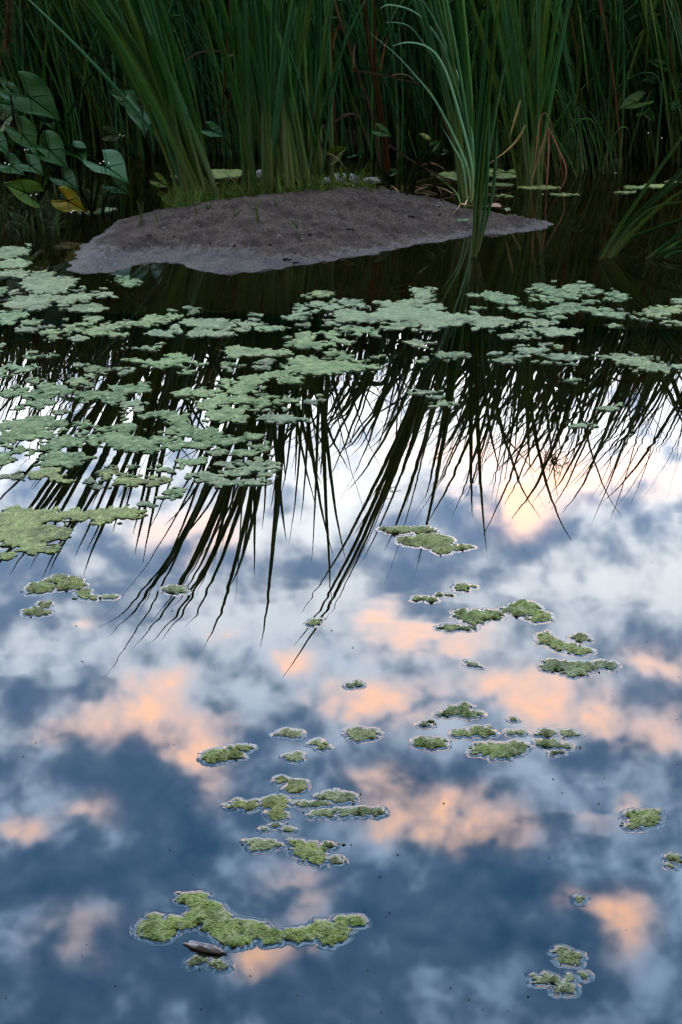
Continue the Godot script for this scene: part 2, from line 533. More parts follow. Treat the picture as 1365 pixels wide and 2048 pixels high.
func build_front_reeds() -> void:
	var c: Vector3
	var t: Node3D
	# the clump whose leaves all sweep away from the sandbar's grassy end
	c = gp(405, 388, 0.05)
	t = thing("reed_clump", "reed clump leaning hard over, beside the broad arrowhead leaves at the sandbar", "reed", c)
	for k in [[85, 1158], [98, 1150], [167, 1152], [150, 1118], [60, 1140], [120, 1100], [20, 1150], [-30, 1165], [-60, 1210], [40, 1100], [200, 1075], [225, 1065], [10, 1090], [70, 1060], [110, 1010], [250, 1000], [180, 1020], [-20, 1020], [285, 1128], [270, 1110], [310, 960], [60, 980]]:
		reed(t, foot_at(c, 0.07, 0.08), mp(k[0], k[1], -c.z + rng.randf_range(-0.25, 0.35)), rng.randf_range(.017, .026), 1.25)
	for k in 12:
		reed(t, foot_at(c, 0.08, 0.08), c + Vector3(rng.randf_range(-0.75, -0.25), rng.randf_range(0.7, 1.3), rng.randf_range(-.3, .3)), rng.randf_range(.015, .022), 1.2)
	add_leaf(t, spline([dp(415, 385, 5.55), dp(330, 190, 5.5), dp(270, 90, 5.45), dp(205, 20, 5.4), dp(150, -40, 5.3)], 5), .018)
	# the upright clump
	c = gp(560, 388, 0.05)
	t = thing("reed_clump", "dense upright reed clump behind the crest of the sandbar", "reed", c)
	for k in [[200, 1235], [200, 1258], [223, 1270], [204, 1356], [270, 1295], [300, 1290], [322, 1283], [370, 1258], [408, 1295], [520, 1300], [300, 1245], [255, 1230], [275, 1225], [395, 1190], [458, 1180], [475, 1152], [510, 1155], [470, 1205], [345, 1215], [360, 1180], [420, 1150], [340, 1100], [440, 1110], [395, 1120], [500, 1080], [540, 1020], [330, 1050], [350, 1000], [460, 1040]]:
		reed(t, foot_at(c, 0.13, 0.10), mp(k[0], k[1], -c.z + rng.randf_range(-0.3, 0.4)), rng.randf_range(.015, .023), 0.7)
	for k in 10:
		reed(t, foot_at(c, 0.09, 0.08), c + Vector3(rng.randf_range(-0.25, 0.2), rng.randf_range(0.9, 1.5), rng.randf_range(-.3, .3)), rng.randf_range(.015, .022), 0.6)
	c = gp(612, 384, 0.04)
	t = thing("reed_clump", "brown-based reed clump crowded against the dense upright one", "reed", c)
	for k in [[664, 1210], [693, 1125], [622, 1130], [560, 1000], [590, 960], [640, 950], [600, 1050], [520, 985], [575, 1100], [655, 990], [700, 940]]:
		reed(t, foot_at(c, 0.11, 0.09), mp(k[0], k[1], -c.z + rng.randf_range(-0.2, 0.4)), rng.randf_range(.015, .021), 0.6)
	for k in 12:
		reed(t, foot_at(c, 0.07, 0.07), c + Vector3(rng.randf_range(-0.2, 0.35), rng.randf_range(0.7, 1.3), rng.randf_range(-.3, .3)), rng.randf_range(.010, .016), 0.6)
	# the arching clump
	c = gp(938, 408, 0.02)
	t = thing("reed_clump", "reed clump with long leaves arching over, at the sandbar's straw-littered end", "reed", c)
	for k in [[566, 1353], [588, 1295], [597, 1232], [765, 1178], [832, 1143], [707, 1070], [696, 983], [700, 1150], [640, 1260], [655, 1215], [720, 1130], [770, 1100], [790, 1060], [800, 1050], [780, 1010], [740, 1000], [820, 980], [850, 1000]]:
		reed(t, foot_at(c, 0.04, 0.06), mp(k[0], k[1], -c.z + rng.randf_range(-0.2, 0.25)), rng.randf_range(.014, .022), 0.95)
	for k in [[[946, 400], [942, 333], [921, 236], [885, 146], [844, 82], [814, 50], [770, 44]], [[944, 400], [944, 333], [921, 236], [890, 138], [860, 97], [819, 85], [785, 92]], [[942, 405], [936, 340], [906, 267], [870, 200], [834, 154], [788, 105], [735, 62]],
			[[948, 400], [940, 300], [925, 220], [890, 102], [839, 31], [783, 10], [760, 18]], [[935, 402], [925, 330], [905, 290], [880, 245]], [[950, 402], [948, 300], [925, 180], [870, 40], [800, -60]]]:
		var pts := []
		var d := -c.z + rng.randf_range(-0.12, 0.02)
		for q in k: pts.append(dp(q[0], q[1], d))
		add_leaf(t, spline(pts, 4), rng.randf_range(.016, .021), 0.5, 0.5, [Color(.06, .09, .03), Color(.04, .10, .045), Color(.05, .10, .05)])
	# the fan standing in the water behind
	c = gp(1060, 372)
	t = thing("reed_clump", "fan-shaped reed clump standing in dark water off the tip of the sandbar", "reed", c)
	for k in [[820, 1035], [828, 1042], [850, 1052], [903, 1037], [880, 960], [960, 930], [900, 880], [1000, 900], [1060, 930], [930, 1000], [1040, 870], [985, 860], [940, 850], [860, 905], [1010, 960], [1080, 880], [1120, 850], [990, 1010]]:
		reed(t, foot_at(c, 0.045, 0.05), mp(k[0], k[1], -c.z + rng.randf_range(-0.2, 0.3)), rng.randf_range(.013, .019), 0.8)
	for k in 12:
		reed(t, foot_at(c, 0.05, 0.05), c + Vector3(rng.randf_range(-0.35, 0.3), rng.randf_range(0.9, 1.3), rng.randf_range(-.2, .2)), rng.randf_range(.015, .022), 1.2)
	for k in [[[1070, 335], [1078, 250], [1090, 226], [1108, 252]], [[1097, 254], [1082, 300], [1068, 350], [1064, 372]], [[1097, 254], [1098, 300], [1094, 370], [1090, 436]], [[1097, 254], [1118, 300], [1132, 335], [1130, 362], [1112, 394]]]:
		var pts := []
		for q in k: pts.append(dp(q[0], q[1], -c.z - 0.1))
		add_leaf(t, spline(pts, 5), .006, 0.3, 0.3, [Color(.10, .055, .028), Color(.13, .07, .036), Color(.11, .06, .03), 1])
	for k in [[[1052, 250], [1035, 280], [1010, 305], [975, 330]], [[1042, 200], [1030, 240], [1020, 275]]]:
		var pts := []
		for q in k: pts.append(dp(q[0], q[1], -c.z - 0.05))
		add_leaf(t, spline(pts, 5), .009, 0.3, 0.3, [Color(.10, .10, .03), Color(.13, .10, .035), Color(.18, .12, .06), 1])
	# few leaves in open water before the bar
	c = gp(948, 513)
	t = thing("reed_clump", "few tall reed leaves rising from open water in front of the sandbar", "reed", c)
	for k in [[945, 1035], [978, 1125], [974, 1103], [1000, 940]]:
		reed(t, foot_at(c, 0.012, 0.012), mp(k[0], k[1], -c.z + rng.randf_range(-0.05, 0.05)), rng.randf_range(.014, .017), 0.7)
	for k in [[[952, 505], [972, 400], [978, 250], [980, 165]], [[950, 508], [955, 380], [950, 260], [946, 198]], [[956, 505], [985, 390], [992, 300], [994, 258]]]:
		var pts := []
		for q in k: pts.append(dp(q[0], q[1], -c.z))
		add_leaf(t, spline(pts, 5), .011)
	# leaning out to the side
	c = gp(1212, 516)
	t = thing("reed_clump", "reed tuft slanting up out of clear dark water, one leaf bowed over", "reed", c)
	for k in [[[1200, 518], [1245, 445], [1310, 350], [1365, 272], [1440, 150], [1520, 20]], [[1215, 518], [1280, 430], [1365, 342], [1460, 240], [1560, 150]], [[1210, 518], [1262, 448], [1365, 358], [1450, 300], [1540, 270]], [[1222, 518], [1260, 480], [1310, 458], [1365, 441], [1430, 430], [1490, 440]], [[1218, 515], [1262, 452], [1310, 416], [1365, 404], [1420, 402]],
			[[1206, 518], [1250, 455], [1330, 375], [1400, 300], [1480, 220]], [[1196, 518], [1215, 490], [1232, 468]], [[1219, 518], [1275, 455], [1345, 395], [1420, 350]]]:
		var pts := []
		var d := -c.z + rng.randf_range(-0.05, 0.05)
		for q in k: pts.append(dp(q[0], q[1], d))
		add_leaf(t, spline(pts, 5), rng.randf_range(.013, .02), 0.3, 0.4)
	c = gp(1300, 516)
	t = thing("reed_clump", "low reed tuft lying almost flat over the water beside the slanting tuft", "reed", c)
	for k in [[[1292, 518], [1330, 490], [1365, 466], [1420, 440]], [[1298, 518], [1335, 498], [1365, 482], [1430, 455]], [[1312, 518], [1340, 504], [1365, 494], [1430, 478]], [[1330, 516], [1350, 506], [1400, 497]], [[1300, 517], [1345, 478], [1400, 420]]]:
		var pts := []
		for q in k: pts.append(dp(q[0], q[1], -c.z + rng.randf_range(-0.04, 0.04)))
		add_leaf(t, spline(pts, 5), .013, 0.3, 0.3)

func build_back_reeds() -> void:
	# leaf shapes shared by the stand: each grows from its foot and bows over towards its own +x
	var shapes := []
	for k in 36:
		var h := 1.0
		var bow := rng.randf_range(0.12, 0.45)
		var pts := bez(Vector3.ZERO, Vector3(bow * 0.06, h * 0.42, 0), Vector3(bow * 0.45, h * 0.85, rng.randf_range(-.04, .04)), Vector3(bow, h * rng.randf_range(0.95, 1.0), rng.randf_range(-.08, .08)), 12)
		if k % 7 == 3:      # snapped over
			var br := rng.randf_range(.45, .7)
			pts = spline([Vector3.ZERO, Vector3(.02, br * .5, 0), Vector3(.05, br, .01), Vector3(.16, br + .05, .02), Vector3(.30, br - .06, .03), Vector3(.40, br - .25, .02)], 3)
		var cols := leaf_colors()
		if k % 12 == 8: cols = [Color(.06, .035, .015), Color(.06, .036, .015), Color(.05, .03, .012)]
		shapes.append(blade(pts, rng.randf_range(.0105, .0165), rng.randf_range(-.7, .7), rng.randf_range(-1, 1), cols[0], cols[1], cols[2]))
	var spots := []
	for k in 72:      # x, depth, tallest
		var d := rng.randf_range(6.6, 8.1)
		var x := rng.randf_range(-1.95, 1.95)
		var tall := lerpf(1.45, 1.75, rng.randf()) * (0.93 if x < -0.55 else (1.0 if x < 0.25 else 1.06))
		spots.append([x, d, tall])
	for k in 12: spots.append([rng.randf_range(0.95, 1.8), rng.randf_range(6.4, 7.3), rng.randf_range(1.35, 1.6)])
	for k in 16: spots.append([rng.randf_range(0.55, 1.55), rng.randf_range(6.15, 6.5), rng.randf_range(0.35, 0.75)])
	for s in spots:
		var foot := Vector3(s[0], maxf(ground_h(s[0], -s[1]), -0.02) - 0.02, -s[1])
		var short: bool = s[2] < 1.0
		var t := thing("reed_clump", "short reed tuft at the dark back edge of the water" if short else "tall dark reed clump in the crowded stand behind the sandbar", "reed", foot, "short tufts at the back edge" if short else "reeds of the crowded stand")
		for k in (9 if short else rng.randi_range(17, 23)):
			var o := put("leaf", shapes[rng.randi() % shapes.size()], M.leaf, t)
			var h: float = s[2] * (1.0 - 0.55 * pow(rng.randf(), 1.6))
			var yaw := PI + rng.randf_range(-1.0, 1.0) if rng.randf() < 0.78 else rng.randf() * TAU
			o.transform = Transform3D(Basis(Vector3.UP, yaw).scaled(Vector3(h, h, h)) * Basis(Vector3.FORWARD, rng.randf_range(-0.10, 0.30)), Vector3(rng.randf_range(-.10, .10), 0, rng.randf_range(-.12, .12)))
	# the mass of leaves deeper in, which nobody could tell apart
	var mm := MultiMesh.new()
	mm.transform_format = MultiMesh.TRANSFORM_3D
	mm.use_colors = true
	var bp := bez(Vector3.ZERO, Vector3(0.02, .4, 0), Vector3(.10, .85, 0), Vector3(.22, 1.0, .03), 8)
	mm.mesh = blade(bp, .016, .3, .5, Color(.8, .8, .8), Color(1, 1, 1), Color(.9, .8, .7))
	mm.instance_count = 9500
	for k in mm.instance_count:
		var d := rng.randf_range(6.55, 10.5)
		var x := rng.randf_range(-0.36, 0.36) * d
		var h := rng.randf_range(0.6, 1.15) * lerpf(0.75, 1.15, smoothstep(6.5, 8.0, d)) * (1.12 if x < 0.0 else 1.0)
		var b := Basis(Vector3.UP, PI + rng.randf_range(-1.3, 1.3)) * Basis(Vector3.FORWARD, rng.randf_range(-0.15, 0.35))
		mm.set_instance_transform(k, Transform3D(b.scaled_local(Vector3(h, h, h)), Vector3(x, ground_h(x, -d) - 0.03, -d)))
		var g: Color = GREENS[rng.randi() % GREENS.size()] if rng.randf() < 0.97 else Color(.04, .03, .012)
		mm.set_instance_color(k, g)
	var mi := MultiMeshInstance3D.new()
	mi.multimesh = mm
	mi.material_override = M.leaf
	mi.name = "reed_undergrowth"
	add_child(mi)
	tag(mi, "dark tangled mass of reed leaves deep behind the clumps", "undergrowth", "", "stuff")

# Unseen trees added behind the viewer to keep low sky off the reed fronts.
func build_shade_trees() -> void:
	var trunk := tube(bez(Vector3(0, -.3, 0), Vector3(.15, 2, .1), Vector3(-.1, 4, 0), Vector3(.1, 6.4, .1), 8), .22, .06, Color(.06, .045, .03), 10)
	var limbs := []
	for k in 9:
		var a := TAU * k / 9.0
		var y := 1.6 + 0.45 * k
		limbs.append(tube(bez(Vector3(0, y, 0), Vector3(cos(a) * .6, y + .4, sin(a) * .6), Vector3(cos(a) * 1.2, y + .9, sin(a) * 1.2), Vector3(cos(a) * 1.7, y + 1.1, sin(a) * 1.7), 6), .06, .015, Color(.06, .045, .03), 6))
	var v := PackedVector3Array(); var nn := PackedVector3Array(); var cc := PackedColorArray(); var ii := PackedInt32Array()
	for k in 5200:
		var u := rng.randf()
		var y := 0.6 + 7.2 * u
		var reach := 2.2 * (0.55 + 0.75 * sin(PI * clampf(u * 0.9 + 0.12, 0, 1)))
		var a := rng.randf() * TAU
		var r := reach * sqrt(rng.randf()) * (0.8 + 0.5 * noise_a.get_noise_2d(cos(a) * 2.0 + y, sin(a) * 2.0))
		var p := Vector3(cos(a) * r, y, sin(a) * r)
		var f := Vector3(rng.randfn(), rng.randfn() + .6, rng.randfn()).normalized()
		var s := f.cross(Vector3(rng.randfn(), rng.randfn(), rng.randfn())).normalized()
		var t := f.cross(s)
		var w := rng.randf_range(.11, .19)
		var o := v.size()
		v.append_array([p - s * w * 1.6, p + t * w - f * w * .2, p + s * w * 1.6, p - t * w - f * w * .2])
		for q in 4:
			nn.append(f)
			cc.append(Color(.03, .06, .02))
		ii.append_array([o, o + 1, o + 2, o, o + 2, o + 3])
	var crown := make_mesh(v, nn, cc, ii)
	var where := [[-11.0, 5.5, 1.0], [-7.5, 4.0, .95], [-4.4, 5.0, 1.1], [-1.5, 4.2, 1.0], [1.6, 5.2, 1.1], [4.6, 4.1, 1.0], [7.8, 5.1, 1.05], [11.2, 4.6, 1.0], [-14.0, 2.0, 1.0], [14.2, 2.2, 1.05], [-9.0, 8.5, 1.5], [-3.2, 8.8, 1.6], [3.0, 8.6, 1.55], [9.2, 8.9, 1.5]]
	for k in where.size():
		var w: Array = where[k]
		var t := thing("added_shade_tree", "added unseen tree behind the viewer, shading the reed stand", "tree", Vector3(w[0], ground_h(w[0], w[1]), w[1]), "added shade trees behind the viewer")
		t.rotation.y = k * 1.7
		t.scale = Vector3.ONE * w[2] * 1.4
		put("trunk", trunk, M.dry, t)
		put("limbs", join(limbs), M.dry, t)
		put("crown", crown, M.leaf, t)

func build_dry_stalks() -> void:
	# dead stems: pixels along them, depth, thickness, colour
	var tan_ := Color(.22, .15, .08)
	var rust := Color(.15, .075, .03)
	var list := [
		["pale dry straw stuck upright in the sandbar's crest", [[619, 204], [632, 255], [652, 315], [684, 390]], 5.5, .005, Color(.30, .20, .14)],
		["pale brown broken reed stalk lying across the dead stems", [[628, 262], [668, 243], [715, 223]], 5.8, .006, tan_],
		["rust-brown bundle of dead reed stems, tallest stem", [[772, 345], [762, 250], [735, 60], [722, -60]], 6.0, .012, rust],
		["rust-brown dead reed stem leaning on the tallest dead stem", [[778, 345], [770, 260], [752, 140], [748, -40]], 5.95, .010, rust],
		["thin tan dead reed stem crossing the rust-brown stems", [[762, 340], [748, 240], [718, 150], [690, 70], [660, -20]], 5.9, .006, tan_],
		["rust-brown dead stem behind the brown-based reed clump", [[673, 310], [668, 200], [662, 60], [655, -60]], 6.1, .010, rust],
		["long tan stalk fallen slantwise towards the arching reed clump", [[778, 290], [820, 318], [862, 342], [900, 362]], 5.75, .006, Color(.24, .15, .10)],
		["dry stalk bent level between the dead stems and the arching clump", [[705, 140], [750, 146], [800, 158], [840, 168]], 5.9, .006, tan_],
		["thin brown dead stem standing alone behind the sandbar", [[446, 230], [452, 120], [458, 20], [460, -60]], 6.2, .005, rust],
		["thin brown dead stem with a kink beside the lone one", [[456, 220], [475, 120], [486, 30], [490, -50]], 6.25, .005, rust],
		["straw-coloured stalk bowed across the dark gap between the clumps", [[370, 122], [400, 104], [440, 103], [505, 120]], 5.9, .005, Color(.20, .16, .09)],
		["slanting green-brown stem crossing behind the broad leaves", [[160, 80], [220, 140], [280, 212], [340, 290]], 5.95, .006, Color(.06, .06, .03)],
		["slim green stem crossing the green-brown one behind the broad leaves", [[135, 235], [175, 165], [215, 115], [260, 72]], 5.9, .005, Color(.03, .06, .02)],
	]
	for s in list:
		var pts := []
		for q in s[1]: pts.append(dp(q[0], q[1], s[2]))
		var foot: Vector3 = pts[0]
		for q in pts.size(): pts[q] -= foot
		var t := thing("dead_stalk", s[0], "stalk", foot)
		put("stem", tube(spline(pts, 5), s[3], s[3] * 0.5, s[4]), M.dry, t)
		var top: Vector3 = pts[pts.size() - 1]
		put("husk", blade(bez(top * 0.55, top * 0.6 + Vector3(.01, .02, .01), top * 0.7 + Vector3(.03, .03, .02), top * 0.72 + Vector3(.05, .0, .02), 6), s[3] * 1.1, .3, .5, s[4] * .5, s[4] * .5, s[4] * .5), M.dry, t)
	# litter of straw at the clump's foot
	for s in [[[862, 345], [890, 365], [915, 388], [922, 410], "green blade drooping onto the sandbar beside the arching clump", Color(.05, .10, .03), .009], [[905, 428], [915, 418], [922, 408], [926, 405], "short dry straw propped on the sand below the drooping blade", Color(.3, .22, .13), .004], [[924, 408], [935, 410], [950, 411], [958, 409], "pale curled straw at the foot of the arching clump", Color(.34, .25, .14), .010], [[930, 412], [936, 395], [942, 390], [946, 386], "pale bent reed sheath at the foot of the arching clump", Color(.32, .24, .13), .012], [[960, 384], [970, 387], [985, 388], [998, 390], "pale straw floating behind the sandbar tip", Color(.3, .27, .16), .007]]:
		var pts := []
		for q in 4: pts.append(gp(s[q][0], s[q][1], 0.045 + 0.004 * q) if s[q][1] > 380 else dp(s[q][0], s[q][1], 5.5))
		var foot: Vector3 = pts[3]
		for q in 4: pts[q] -= foot
		put_thing("straw", blade(spline(pts, 5), s[6], 1.2, .4, s[5], s[5], s[5]), M.dry, foot, s[4], "straw")

func put_thing(called: String, mesh: Mesh, m: Material, at: Vector3, label: String, category: String, group := "") -> MeshInstance3D:
	var o := put(called, mesh, m)
	o.position = at
	tag(o, label, category, group)
	return o

func build_seed_heads() -> void:
	# brown seed heads on bowed stems: mirrored pixels of the stem's end, depth, foot x, label
	for s in [[1110, 915, 6.3, 1150.0, "bowed rush stem with a heavy brown drooping seed head above the stand"], [775, 970, 6.0, 815.0, "rush stem with a small bristly seed head behind the arching clump"]]:
		var tip := mp(s[0], s[1], s[2])
		var f := dp(s[3], 330, s[2])
		var foot := Vector3(f.x, 0.0, -s[2])
		var t := thing("rush_plant", s[4], "rush", foot)
		var top := tip - foot
		put("stem", tube(bez(Vector3.ZERO, Vector3(top.x * .1, top.y * .5, 0), Vector3(top.x * .4, top.y * 1.0, 0), top, 14), .005, .002, Color(.04, .06, .02)), M.leaf, t)
		var heavy: bool = s[0] == 1110
		for k in (26 if heavy else 16):
			var a := top + Vector3(rng.randf_range(-.05, .05), rng.randf_range(0, .1), rng.randf_range(-.05, .05)) * (0.9 if heavy else 0.6)
			var b := a + Vector3(rng.randf_range(-.05, .05), -rng.randf_range(.015, .045 if heavy else .02), rng.randf_range(-.04, .04))
			put("spikelet", join([tube(PackedVector3Array([top, a]), .001, .001, Color(.03, .025, .012), 4), tube(PackedVector3Array([a, a.lerp(b, .3), a.lerp(b, .8), b]), .0012, .0026 if heavy else .0018, Color(.03, .018, .008), 5)]), M.dry, t)
	# the feathery head hanging in at the top
	var f2 := dp(60, 330, 6.0)
	var t2 := thing("plume_reed", "reed stem with a drooping feathery brown plume above the broad leaves", "reed", Vector3(f2.x, 0.05, -6.0))
	var tip2 := dp(14, 95, 6.0) - t2.position
	var arch := dp(20, -40, 6.0) - t2.position
	put("stem", tube(bez(Vector3.ZERO, Vector3(.02, .5, 0), Vector3(arch.x + .06, arch.y + .25, 0), arch, 14), .005, .002, Color(.05, .06, .02)), M.leaf, t2)
	var hairs := []
	for k in 140:
		var u := rng.randf()
		var p := arch.lerp(tip2, u)
		hairs.append(tube(PackedVector3Array([p, p + Vector3(rng.randf_range(-.025, .025), -rng.randf_range(.01, .04), rng.randf_range(-.025, .025))]), .002, .001, Color(.16, .10, .045), 4))
	var pl := put("plume", join(hairs), M.dry, t2)
	pl.set_meta("kind", "stuff")

# ------------------------------------------------------------------ broad arrow-shaped leaves
func arrow_mesh(len_: float, wide: float, fold: float, droop: float, col: Color, edge: Color) -> ArrayMesh:
	var rows := [[-.62, .30, .34], [-.52, .25, .42], [-.38, .17, .47], [-.22, .09, .49], [-.08, .02, .49], [.0, 0, .485], [.12, 0, .46], [.28, 0, .40], [.45, 0, .31], [.62, 0, .20], [.8, 0, .09], [.92, 0, .03], [1.0, 0, .002]]
	var v := PackedVector3Array(); var cc := PackedColorArray(); var ii := PackedInt32Array()
	var cols := 5
	for s in [-1.0, 1.0]:
		var o := v.size()
		for r in rows.size():
			var u: float = rows[r][0]
			for k in cols + 1:
				var f := float(k) / cols
				var x: float = lerpf(rows[r][1], rows[r][2], f) * wide * s
				var y := absf(x) * fold - droop * len_ * u * absf(u) + 0.035 * len_ * sin(u * 7.0 + f * 4.0 * s) * f
				v.append(Vector3(x, y, -u * len_))
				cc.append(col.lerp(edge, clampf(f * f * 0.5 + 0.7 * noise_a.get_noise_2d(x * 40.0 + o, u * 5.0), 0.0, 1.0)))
		for r in rows.size() - 1:
			for k in cols:
				var a := o + r * (cols + 1) + k
				var q := [a, a + cols + 1, a + 1, a + 1, a + cols + 1, a + cols + 2] if s > 0 else [a, a + 1, a + cols + 1, a + 1, a + cols + 2, a + cols + 1]
				ii.append_array(q)
	return make_mesh(v, smooth_normals(v, ii), cc, ii)

# joint and tip of the leaf as pixels, depth of the joint, how far the tip comes forward, roll, size factor
func arrow_plant(label: String, foot_px: Vector2, depth: float, leaves: Array, group := "") -> void:
	var f := dp(foot_px.x, foot_px.y, depth)
	var foot := Vector3(f.x, 0.0, -depth)
	var t := thing("arrowhead_plant", label, "plant", foot, group)
	for l in leaves:
		var a := dp(l[0], l[1], depth + l[5])
		var b := dp(l[2], l[3], depth + l[5] - l[4])
		var dir := (b - a)
		var ln := dir.length() * 0.9
		var z := -dir.normalized()
		var up := Vector3(0, 0.8, 0.6).rotated(dir.normalized(), l[6])
		var x := up.cross(z).normalized()
		var y := z.cross(x)
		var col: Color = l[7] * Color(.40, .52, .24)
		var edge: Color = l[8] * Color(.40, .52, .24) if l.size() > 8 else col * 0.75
		var wd := ln * rng.randf_range(0.95, 1.1)
		var fold := rng.randf_range(.15, .4)
		var droop := rng.randf_range(.08, .2)
		var m := arrow_mesh(ln, wd, fold, droop, col, edge)
		var lf := put("leaf", m, M.broad, t)
		lf.transform = Transform3D(Basis(x, y, z), a - foot)
		for vein in [[0.0, 0.96], [-0.30, -0.5], [0.30, -0.5], [-0.30, 0.35], [0.30, 0.35]]:
			var line := PackedVector3Array()
			for q in 7:
				var along := q / 6.0
				var vx: float = vein[0] * wd * along
				var vu: float = vein[1] * along
				line.append(Vector3(vx, absf(vx) * fold - droop * ln * vu * absf(vu) + 0.0012, -vu * ln))
			put("vein", tube(line, .0022 if vein[0] == 0.0 else .0013, .0006, col * 1.7, 5), M.broad, lf)
		var root := Vector3(rng.randf_range(-.05, .05), -0.02, rng.randf_range(-.05, .05))
		var top := a - foot
		put("leaf_stalk", tube(bez(root, root.lerp(top, .3) + Vector3(0, .08, 0), top + Vector3(0, .01, -.03), top, 8), .006, .0035, Color(.05, .075, .025)), M.leaf, t)

func build_arrowheads() -> void:
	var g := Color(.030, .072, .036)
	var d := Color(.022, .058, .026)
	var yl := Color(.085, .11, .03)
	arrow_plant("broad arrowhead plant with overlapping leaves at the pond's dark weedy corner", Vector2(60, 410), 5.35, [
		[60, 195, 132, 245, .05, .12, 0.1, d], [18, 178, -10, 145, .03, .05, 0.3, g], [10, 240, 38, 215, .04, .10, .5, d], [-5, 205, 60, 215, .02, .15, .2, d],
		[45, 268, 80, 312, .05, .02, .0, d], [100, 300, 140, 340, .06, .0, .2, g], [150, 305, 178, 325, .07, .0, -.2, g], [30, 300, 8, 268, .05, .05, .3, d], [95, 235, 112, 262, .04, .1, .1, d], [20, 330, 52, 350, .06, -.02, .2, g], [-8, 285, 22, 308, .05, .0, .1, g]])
	arrow_plant("arrowhead plant with wide glossy leaves stepping down towards the sandbar", Vector2(195, 425), 5.3, [
		[150, 300, 120, 283, .08, .05, .4, g], [215, 335, 262, 362, .10, -.05, -.1, Color(.035, .085, .05)], [190, 322, 175, 305, .04, .02, .3, d], [232, 372, 262, 388, .05, -.05, .2, g], [130, 360, 160, 378, .06, .0, .1, d], [85, 318, 72, 292, .05, .05, .2, d]])
	arrow_plant("arrowhead plant with one large forked leaf pointing outward, low over the water", Vector2(70, 440), 5.05, [
		[52, 386, 0, 362, .06, .0, -.5, Color(.045, .085, .03), Color(.08, .10, .03)], [60, 330, 90, 350, .05, .2, .0, d]])
	arrow_plant("half-yellowed arrowhead leaf bent low beside the sandbar", Vector2(160, 440), 5.1, [[136, 402, 176, 424, .05, .0, .5, Color(.17, .095, .010), Color(.06, .09, .022)]])
	arrow_plant("arrowhead plant with a large winged leaf against the black gap, beside the leaning reed clump", Vector2(310, 380), 5.75, [
		[285, 222, 290, 274, .10, .0, .0, g], [310, 215, 345, 190, .02, .05, .4, g], [258, 200, 210, 178, .02, .05, -.2, d], [222, 268, 252, 272, .02, .02, .9, Color(.06, .08, .06)]])
	arrow_plant("small pale arrowhead leaf on a short stalk by the sandbar's grassy shoulder", Vector2(310, 395), 5.35, [[318, 362, 342, 376, .02, 0, .5, Color(.09, .11, .045)]])
	arrow_plant("teal arrowhead leaf peering from behind the leaning reed clump", Vector2(520, 330), 5.9, [[425, 262, 455, 274, .03, 0, .3, Color(.04, .09, .06)], [490, 165, 500, 190, .03, .1, .2, d]])
	arrow_plant("bright green arrowhead plant in front of the rust-brown stems", Vector2(700, 385), 5.55, [
		[672, 310, 698, 288, .02, 0, .3, yl], [708, 314, 690, 316, .02, 0, .6, g], [722, 308, 728, 296, .02, -.02, .5, Color(.04, .10, .06)]])
	arrow_plant("arrowhead plant with one leaf against the rust-brown stems", Vector2(775, 385), 5.7, [[762, 262, 788, 273, .02, 0, .3, Color(.05, .085, .04)], [788, 345, 800, 342, .02, 0, .5, g]])
	arrow_plant("yellow-tipped arrowhead plant with a slanting stalk on the sandbar's edge", Vector2(806, 390), 5.5, [[852, 278, 838, 264, .02, 0, .2, Color(.16, .17, .02), yl], [870, 292, 884, 280, .02, .05, .4, Color(.035, .085, .045)], [890, 305, 900, 304, .02, .05, .4, g]])
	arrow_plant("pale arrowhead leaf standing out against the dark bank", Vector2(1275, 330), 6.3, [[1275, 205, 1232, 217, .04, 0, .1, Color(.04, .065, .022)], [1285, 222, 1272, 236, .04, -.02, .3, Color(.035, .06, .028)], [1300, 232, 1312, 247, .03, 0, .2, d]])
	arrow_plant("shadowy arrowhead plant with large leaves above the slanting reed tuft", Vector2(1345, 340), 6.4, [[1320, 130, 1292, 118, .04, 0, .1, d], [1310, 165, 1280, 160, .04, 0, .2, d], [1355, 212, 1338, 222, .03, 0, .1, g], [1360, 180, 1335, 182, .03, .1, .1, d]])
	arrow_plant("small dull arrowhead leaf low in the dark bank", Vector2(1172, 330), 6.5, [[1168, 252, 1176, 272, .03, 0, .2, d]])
	# tiny white beads on stems, painted glints among the leaves
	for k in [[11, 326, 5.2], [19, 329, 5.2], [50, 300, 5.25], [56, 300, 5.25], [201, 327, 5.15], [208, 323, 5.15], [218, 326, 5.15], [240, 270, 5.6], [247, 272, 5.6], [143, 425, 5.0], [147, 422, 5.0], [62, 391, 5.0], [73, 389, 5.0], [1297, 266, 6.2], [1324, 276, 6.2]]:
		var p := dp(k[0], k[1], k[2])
		var t := thing("glint_bead", "tiny white bead on a thread-like stem, a painted glint among the arrowhead leaves", "glint", Vector3(p.x, 0.0, p.z), "white glint beads among the arrowhead leaves")
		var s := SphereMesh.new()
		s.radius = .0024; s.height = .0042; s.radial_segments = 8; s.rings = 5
		var o := put("white_dot", s, M.white, t)
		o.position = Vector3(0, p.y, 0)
		put("stem", tube(bez(Vector3(.02, -.02, -.03), Vector3(.02, p.y * .5, -.02), Vector3(.0, p.y * .8, -.01), Vector3(0, p.y, 0), 6), .0012, .0008, Color(.05, .08, .025), 4), M.leaf, t)

